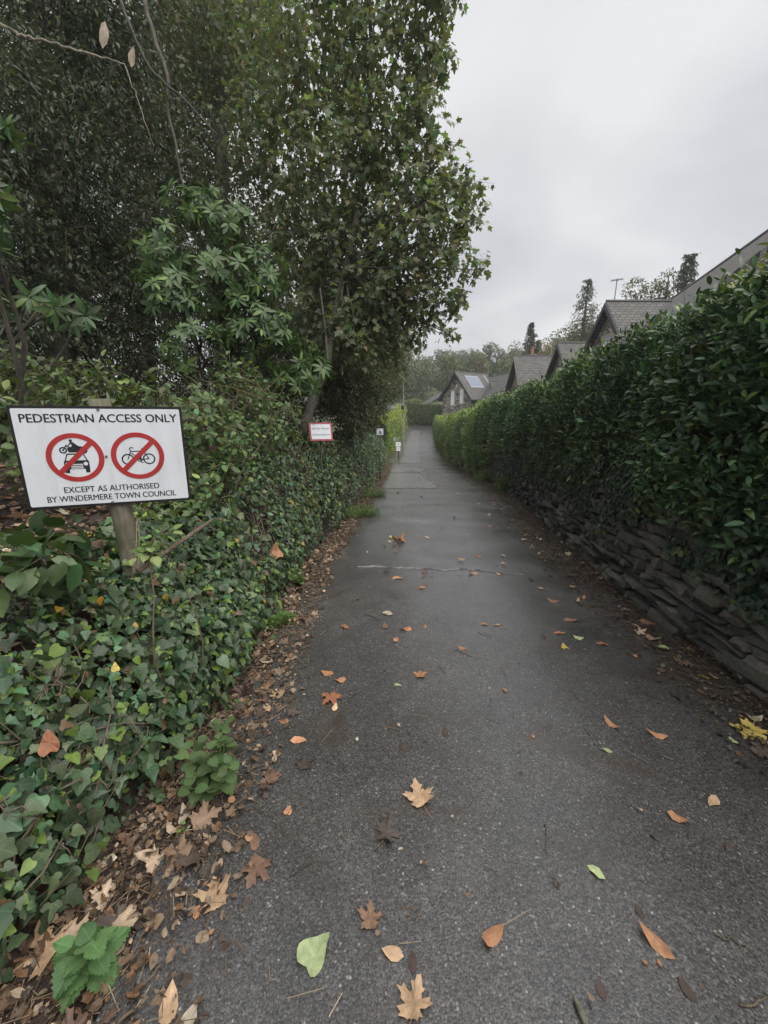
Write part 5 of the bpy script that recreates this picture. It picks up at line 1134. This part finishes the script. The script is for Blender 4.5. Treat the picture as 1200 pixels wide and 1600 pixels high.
# ================================================================== FAR HEDGES, POLE, HOUSES, HILL
def prof_far_l(y, t):
    zb = rz(y) + .0; zt = np.interp(y, [31, 36, 45, 56], [.55, .6, .9, 1.5]) + .15 * np.sin(y * 1.1); f = np.clip(t / .7, 0, 1); g = np.clip((t - .7) / .3, 0, 1)
    return np.interp(y, [31, 36, 45, 56], [-1.75, -1.4, -1.0, -.55]) - .1 + .1 * np.sin(f * 2.6) - 1.4 * g, zb + (zt - zb) * f + .06 * np.sin(g * 3.14)
hedge('bright_hedge', 'bright yellow-green clipped hedge on the left beyond the drive', (31, 55), 14000, prof_far_l, KITE, M_SOFT, (.17, .235, .06), (.25, .30, .07), .25, (.06, .10), M_CORE2, lod_y=0, side=-1, seed=57)
def end_hedge():
    H = thing('bend_hedge', (1, 63, -1.2), 'dark green hedge facing down the lane at the bend', 'hedge'); n = 9000; P, NR = [], []
    a, b = np.array([-4., 64.]), np.array([6.5, 61.5]); u = rng.random(n); t = rng.random(n); zt = 2.6 - .06 * u * 12 + .12 * np.sin(u * 17); base = a + (b - a) * u[:, None]; f = np.clip(t / .75, 0, 1); g = np.clip((t - .75) / .25, 0, 1)
    P = np.c_[base[:, 0] + rng.normal(size=n) * .08, base[:, 1] + 1.2 * g + rng.normal(size=n) * .15, -1.25 + (zt + 1.25) * f]; NR = unit(np.c_[0 * g - .1, -(1 - g), g + .05]); P = P + NR * (.25 * nz(P, 1.5, 81))[:, None]
    yd = unit(NR * .5 + np.array([0, 0, .4]) + rvec(n) * .7); nr = unit(NR + np.array([0, 0, .7]) + rvec(n) * .5); mb = MB(); place(mb, KITE, P, yd, nr, rng.uniform(.12, .2, n), leaf_cols(n, (.14, .19, .08), .35, .12, (.2, .25, .09), .2)); tag(mb.build('foliage', M_SOFT, H), kind='stuff')
    m = MB(); hexa(m, [(-4, 64.35, -1.5), (6.5, 61.85, -1.5), (6.8, 63.2, -1.5), (-3.8, 65.6, -1.5), (-4, 64.35, 2.2), (6.5, 61.85, 1.6), (6.8, 63.2, 1.6), (-3.8, 65.6, 2.2)]); m.build('branches', M_CORE2, H)  # solid block added inside the hedge to stop light passing through
end_hedge()
pb = ground_at(at(631, 716, 33)); PO = thing('utility_pole', pb, 'slim grey pole with a dark fitting rising beside the bright hedge', 'pole'); m = MB(); tp = at(630, 560, 33); tube(m, np.array([pb + (tp - pb) * t for t in (0, .4, .8, 1)]), [.06, .055, .05, .05], 10); m.build('shaft', plain('pale_pole', (.22, .215, .19), .7), PO)
m = MB(); q = at(629, 637, 32.8); box(m, q - [.12, .1, .16], q + [.12, .1, .12]); tube(m, np.array([q + [0, 0, .12], q + [0, 0, .24]]), [.13, .05], 10); m.build('fitting', M_LEAD_DK, PO)

def gable_block(parent, apex, yaw, length, half, pitch, base_z, over=.35, front_over=.35, th=.14, wall_mat=M_RUBBLE, barge=M_WOOD_DK, wall_name='wall', back=True):
    """a gabled volume: apex = front end of the ridge, ridge runs along yaw"""
    apex = np.asarray(apex, float); d = np.array([math.cos(yaw), math.sin(yaw), 0]); s = np.array([d[1], -d[0], 0]); tn = math.tan(R(pitch)); L3 = lambda a, b, z: apex + d * a + s * b + np.array([0, 0, z])
    bz = base_z - apex[2]; ez = -half * tn; m = MB(); t0 = -.02
    V = [L3(.0, -half, bz), L3(0, half, bz), L3(0, half, ez - th), L3(0, 0, t0 - th), L3(0, -half, ez - th), L3(length, -half, bz), L3(length, half, bz), L3(length, half, ez - th), L3(length, 0, t0 - th), L3(length, -half, ez - th)]
    m.add(V, [(0, 1, 2), (0, 2, 3), (0, 3, 4), (5, 7, 6), (5, 8, 7), (5, 9, 8), (1, 6, 7), (1, 7, 2), (0, 4, 9), (0, 9, 5)]); m.build(wall_name, wall_mat, parent)
    m = MB(); cs = math.cos(R(pitch)); hw = half + over
    for sg in (-1, 1):
        P = []
        for zz in (-th / cs, 0):
            for (a, b) in ((-front_over, 0), (length, 0), (length, sg * hw), (-front_over, sg * hw)): P.append(L3(a, b, -abs(b) * tn + zz))
        V = np.array(P); U = np.array([(a, abs(b) / cs) for _ in (0, 1) for (a, b) in ((-front_over, 0), (length, 0), (length, hw), (-front_over, hw))]) + (sg * 37, 0)
        T = [(0, 2, 1), (0, 3, 2), (4, 5, 6), (4, 6, 7), (0, 1, 5), (0, 5, 4), (1, 2, 6), (1, 6, 5), (2, 3, 7), (2, 7, 6), (3, 0, 4), (3, 4, 7)]
        m.add(V, T, None, U)
    rf = m.build('roof', M_SLATE, parent); m = MB(); tube(m, np.array([L3(-front_over, 0, .03), L3(length, 0, .03)]), .06, 6); m.build('ridge', M_RIDGE, rf)
    for sg in (-1, 1):
        m = MB(); tube(m, np.array([L3(-front_over + .05, sg * (hw + .05), -hw * tn - .1), L3(length, sg * (hw + .05), -hw * tn - .1)]), .06, 6); m.build('gutter', M_LEAD_DK, rf)
    for sg in (-1, 1):
        m = MB(); P = []
        for zz in (-.36, -.04):
            for (a, b) in ((-front_over - .06, 0), (-front_over - .003, 0), (-front_over - .003, sg * (hw + .02)), (-front_over - .06, sg * (hw + .02))): P.append(L3(a, b, -abs(b) * tn + zz))
        hexa(m, P); m.build('bargeboard', barge, rf)
    return L3, rf
def window(parent, L3, a, b0, b1, z0, z1, pane_mat=M_SKYPANE, bars=1, frame_mat=M_WHITE):
    """a window on the front gable wall"""
    m = MB(); f = .05
    def bx(mm, bb0, bb1, zz0, zz1, d0, d1): hexa(mm, [L3(-d0, bb0, zz0), L3(-d1, bb0, zz0), L3(-d1, bb1, zz0), L3(-d0, bb1, zz0), L3(-d0, bb0, zz1), L3(-d1, bb0, zz1), L3(-d1, bb1, zz1), L3(-d0, bb1, zz1)])
    bx(m, b0, b1, z0, z0 + f, -.05, .03); bx(m, b0, b1, z1 - f, z1, -.05, .03); bx(m, b0, b0 + f, z0 + f, z1 - f, -.05, .03); bx(m, b1 - f, b1, z0 + f, z1 - f, -.05, .03)
    zm = z0 + (z1 - z0) * .62
    if bars: bx(m, b0 + f, b1 - f, zm - f / 2, zm + f / 2, -.05, .028)
    w = m.build('window', frame_mat, parent); m = MB(); bx(m, b0 + f, b1 - f, z0 + f, z1 - f, -.04, .012); m.build('pane', pane_mat, w)
    m = MB(); bx(m, b0 - .1, b1 + .1, z0 - .14, z0 - .003, -.02, .09); bx(m, b0 - .12, b1 + .12, z1 + .003, z1 + .2, -.02, .05); m.build('lintel_and_sill', M_RENDER, w)
def aerial(parent, p, h, w, yaw, n=6):
    m = MB(); p = np.asarray(p, float); tube(m, np.array([p, p + [0, 0, h]]), .028, 6); d = np.array([math.cos(yaw), math.sin(yaw), 0]); s = np.array([-d[1], d[0], 0]); t = p + [0, 0, h - .05]; tube(m, np.array([t - d * w * .5, t + d * w * .5]), .022, 5)
    for k in range(n): q = t + d * w * (k / (n - 1) - .5); tube(m, np.array([q - s * .22, q + s * .22]), .013, 4)
    m.build('aerial', M_METAL, parent)
# nearest terrace: long roof along the lane with a cross gable
A1 = at(958, 471, 20.5); HA = thing('terrace_house', (float(A1[0]), float(A1[1]), 0), 'nearest slate-roofed house above the hedge, long roof and dark gable with a tall aerial', 'house')
E0 = at(1045, 471, 23.5); E1 = at(1200, 362, (E0[2] - CAM_H) / ray(1200, 362)[2]); dv_ = E1 - E0; ya = math.atan2(dv_[1], dv_[0])
gable_block(HA, E0 + unit(dv_) * -.2, ya, float(np.linalg.norm(dv_)) + 6, 4.2, 42, -1.0, wall_name='wall'); L3, rf = gable_block(HA, A1, R(4), 5.5, 2.5, 47, -1.0)
window(HA, L3, 0, -.55, .55, -2.9, -1.7, M_GLASS)
aerial(HA, A1 + np.array([.1, .1, -.1]), 1.15, .5, R(150)); m = MB(); q = L3(2.9, 1.0, -1.0 * math.tan(R(47))); box(m, q - [.15, .15, .3], q + [.15, .15, .55]); m.build('vent_stack', M_LEAD_DK, HA)
m = MB()
for (a, b) in ((5.0, 1.4), (5.0, 2.2)):
    q = L3(3.2 + b * .55, b, -b * math.tan(R(47)) + .03); m.add([q + [-.02, 0, .02], q + [.1, 0, .02], q + [.65, -.75, .75], q + [.5, -.75, .75]], [(0, 1, 2), (0, 2, 3)])
m.build('flashing', M_LEAD, HA)
# second, third
A2 = at(880, 536, 28.5); HB = thing('cottage', (float(A2[0]), float(A2[1]), 0), 'second slate-roofed cottage, only its small gable showing above the hedge', 'house'); L3b, _ = gable_block(HB, A2, R(3), 5.5, 2.4, 48, -1.5)
window(HB, L3b, 0, -.5, .5, -2.9, -1.8, M_GLASS)
A3 = at(812, 556, 38.5); HC = thing('cottage', (float(A3[0]), float(A3[1]), 0), 'third cottage with green-grey bargeboards, chimney pot and white gable window', 'house'); L3c, rfc = gable_block(HC, A3, R(2), 6.5, 2.8, 50, -1.5, over=.5, front_over=.5, barge=M_WOOD_LT); window(HC, L3c, 0, .2, 1.2, -3.4, -2.1, M_SKYPANE)
m = MB(); q = L3c(1.3, -.6, -.6); box(m, q - [.35, .35, .4], q + [.35, .35, .8]); ch = m.build('chimney', M_RUBBLE, rfc); m = MB(); tube(m, np.array([q + [0, 0, .8], q + [0, 0, 1.3], q + [0, 0, 1.5]]), [.16, .13, .17], 10); m.build('chimney_pot', M_TERRA, ch)
aerial(HC, L3c(2.9, 0, .0), 1.6, 1.5, R(8), 8)
# corner house with the rooflight
A4 = at(715, 581, 53); HD = thing('stone_house', (float(A4[0]), float(A4[1]), 0), 'stone gabled house at the bend with two tall white windows and a big rooflight', 'house'); yaw4 = R(44); L4, rf4 = gable_block(HD, A4, yaw4, 6.2, 2.35, 50, -1.5, over=.55, front_over=.55)
window(HD, L4, 0, -.95, -.35, -4.15, -2.35); window(HD, L4, 0, .55, 1.15, -3.95, -2.15); m = MB(); q = L4(-.08, .1, -1.75); tube(m, np.array([q - [0, 0, .18], q + [0, 0, .18]]), .14, 8); m.build('bell_box', M_WHITE, HD)
m = MB(); tn = math.tan(R(50)); P = [];
for zz in (.02, .10):
    for (a, b) in ((.9, .45), (3.6, .45), (3.6, 1.65), (.9, 1.65)): P.append(L4(a, b, -b * tn + zz))
hexa(m, P); fr = m.build('rooflight_frame', M_LEAD, rf4); m = MB(); P = []
for zz in (.101, .13):
    for (a, b) in ((1.0, .52), (3.5, .52), (3.5, 1.58), (1.0, 1.58)): P.append(L4(a, b, -b * tn + zz))
hexa(m, P); m.build('rooflight_glass', M_SOLAR, fr)
W0, W1 = at(766, 589, 58), at(815, 569, 47); W1[2] = W0[2] + .2; dw = W1 - W0; L5, rf5 = gable_block(HD, W0, math.atan2(dw[1], dw[0]), float(np.linalg.norm(dw)), 3.4, 45, -1.5, wall_name='wing_wall')
m = MB(); q0, q1 = L4(5.2, .2, -.2 * tn + .06), L4(5.2, 2.7, -2.7 * tn + .06); dd = unit(np.array([math.cos(yaw4), math.sin(yaw4), 0])) * .16; m.add([q0, q0 + dd, q1 + dd, q1], [(0, 1, 2), (0, 2, 3)]); m.build('flashing', M_LEAD, HD)
D1 = at(771, 596, 52.5); L6, rf6 = gable_block(HD, D1, math.atan2(dw[1], dw[0]) + R(78), 2.4, .95, 46, D1[2] - 2.2, over=.3, front_over=.3, wall_mat=M_WOOD_LT, wall_name='dormer_wall'); window(HD, L6, 0, -.55, .55, -1.9, -.95, M_GLASS)
# low bungalow
A5 = at(702, 610, 70); HE = thing('bungalow', (float(A5[0]), float(A5[1]), -1), 'low grey rendered bungalow with a shallow slate roof behind the bend hedge', 'house'); L7, _ = gable_block(HE, A5, R(97), 8, 3.9, 31, -1.5, wall_mat=M_RENDER, over=.5); window(HE, L7, 0, -1.9, -.7, -3.6, -2.3, M_GLASS, frame_mat=M_WOOD_LT)
A6 = at(606, 630, 56); HF = thing('outbuilding', (float(A6[0]), float(A6[1]), -1), 'low pinkish outbuilding glimpsed left of the slim pole', 'building'); gable_block(HF, A6, R(10), 2.0, 2.0, 18, -1.5, wall_mat=plain('pink_render', (.42, .30, .24), .85), over=.3)
# overhead wire
m = MB(); a, b = at(742, 562, 60), at(905, 505, 30); t = np.linspace(-.15, 1.25, 14)[:, None]; w_ = a + (b - a) * t; w_[:, 2] -= .5 * np.sin(np.clip(t[:, 0], 0, 1) * 3.14); tube(m, w_, .012, 4); tag(m.build('overhead_wire', M_LEAD_DK), 'thin overhead wire crossing the sky above the cottages', 'wire')

# distant trees
def far_tree(name, label, px, base_py, top_py, d, w, base_c, shape='round', n=1600, leaf=.3, group=None, mat=M_FAR):
    b = at(px, base_py, d); tp = at(px, top_py, d + .01); h = tp[2] - b[2]; T_ = thing(name, b, label, 'tree', group); m = MB(); tube(m, np.array([b, b + [0, 0, h * .5], b + [0, 0, h * .95]]), [w * .05 + .06, w * .035 + .04, .03], 7); trk_m = m; P, U = [], []
    if shape == 'larch' or shape == 'spire':
        lv = 22 if shape == 'larch' else 26; 
        for k in range(lv):
            f = .12 + .86 * k / (lv - 1); zz = b[2] + h * f; rr = w * (1 - f * .9) * rng.uniform(.5, 1.2)
            for a in rng.uniform(0, 6.28, 5 if shape == 'larch' else 6):
                e = np.array([b[0] + math.cos(a) * rr, b[1] + math.sin(a) * rr, zz - rr * .25 + rr * .12]); s0 = np.array([b[0], b[1], zz]); tube(trk_m, curve(s0, e, 4, .06), [.035, .025, .015, .008], 4)
                q = rng.random(int(n / lv / 5) + 1)[:, None]; pp = s0 + (e - s0) * (.25 + .75 * q) + rng.normal(size=(len(q), 3)) * np.array([.22, .22, .16]) * w / 2 * (1.25 - f); P.append(pp); U.append(np.tile(unit(e - s0), (len(q), 1)))
        P, U = np.concatenate(P), np.concatenate(U); D = unit(U * .5 + np.array([0, 0, -.6]) + rvec(len(P)) * .6)
    else:
        bl = [(b + np.array([rng.normal() * w * .38, rng.normal() * w * .38, h * rng.uniform(.35, .85)]), w * rng.uniform(.3, .5)) for _ in range(9)] + [(b + np.array([0, 0, h * .8]), w * .42)]
        for c_, r_ in bl: u = rvec(n // 10); P.append(c_ + u * r_ * (.5 + .5 * rng.random((len(u), 1)))); U.append(u); tube(trk_m, curve(b + [0, 0, h * .3], c_, 5, .08), np.linspace(.08, .02, 5), 4)
        P, U = np.concatenate(P), np.concatenate(U); D = unit(U + rvec(len(P)))
    m.build('trunk', M_BARK, T_); nn = len(P); mb = MB(); place(mb, KITE if shape == 'round' else KITE_N, P, D, unit(np.array([0, 0, .8]) + rvec(nn) * .7 + U * .4), leaf * rng.uniform(.6, 1.3, nn), leaf_cols(nn, base_c, .3, .12, None)); tag(mb.build('crown', mat, T_, smooth=True), kind='stuff'); return T_
far_tree('larch_tree', 'tall open larch standing against the sky left of the nearest gable', 906, 560, 443, 46, 3.2, (.10, .105, .065), 'larch', 2300, .27)
far_tree('conifer_tree', 'slim dark conifer behind the chimney of the third cottage', 825, 575, 506, 62, 1.9, (.06, .07, .05), 'spire', 1500, .36); far_tree('conifer_tree', 'shorter dark conifer to the right of the slim one', 838, 575, 532, 62, 1.4, (.06, .07, .05), 'spire', 900, .34)
far_tree('broadleaf_tree', 'green broadleaf tree below the larch behind the cottages', 905, 600, 500, 52, 3.6, (.14, .15, .075), 'round', 3000, .36, 'trees behind the cottages'); far_tree('broadleaf_tree', 'rounded tree with thin top showing over the nearest long roof', 1025, 560, 425, 44, 3.4, (.125, .135, .075), 'round', 3200, .32, 'trees behind the cottages'); far_tree('conifer_tree', 'dark pointed conifer above the ridge of the nearest long roof', 1052, 560, 408, 42, 2.9, (.07, .085, .055), 'spire', 2600, .34)
far_tree('broadleaf_tree', 'yellowing tree behind the second cottage', 862, 600, 530, 58, 2.6, (.20, .17, .08), 'round', 1600, .34, 'trees behind the cottages')
# wooded hillside
def wood():
    P, U, C, S = [], [], [], []; tr = MB()
    for i in range(170):
        y = rng.uniform(85, 165); x = rng.uniform(-30, 62) * y / 110 ; z0 = float(terrain(np.array([x]), np.array([y]))[0]); h = rng.uniform(7.5, 11.5); w = rng.uniform(2.4, 3.8); c0 = np.array([(.125, .145, .075), (.15, .155, .08), (.10, .125, .07), (.16, .155, .085), (.115, .14, .08)][rng.integers(0, 5)])
        tube(tr, np.array([[x, y, z0 - .3], [x, y, z0 + h * .7]]), [.22, .09], 5)
        for k in range(7):
            c_ = np.array([x, y, z0 + h * .6]) + rvec(1)[0] * np.array([w * .55, w * .55, h * .3]); u = rvec(110); P.append(c_ + u * w * .55 * (.5 + .5 * rng.random((110, 1)))); U.append(u); C.append(leaf_cols(110, c0, .16, .08, None)); S.append(rng.uniform(.35, .7, 110))
    P, U, C, S = map(np.concatenate, (P, U, C, S)); n = len(P); mb = MB(); place(mb, KITE_W, P, unit(U + rvec(n)), unit(U * .8 + np.array([0, 0, .8]) + rvec(n) * .6), S, C); T_ = mb.build('wooded_hillside', M_FAR); tag(T_, 'far hillside wood turning from green to autumn ochre', None, kind='stuff'); tr.build('trunks', M_BARK, T_)
wood()

# damp air over the valley
m = MB(); box(m, (-180, -20, -6), (200, 460, 45))
def haze():
    mt = bpy.data.materials.new('damp_air'); mt.use_nodes = True; t = mt.node_tree; t.nodes.clear(); o = N(t, 'ShaderNodeOutputMaterial'); v = N(t, 'ShaderNodeVolumePrincipled')
    v.inputs['Color'].default_value = (.93, .95, 1.0, 1); v.inputs['Density'].default_value = .0009; v.inputs['Anisotropy'].default_value = .2; t.links.new(v.outputs[0], o.inputs['Volume'])
    h = m.build('haze', mt); tag(h, 'thin damp haze hanging over the lane and the far wood', kind='stuff')
haze()
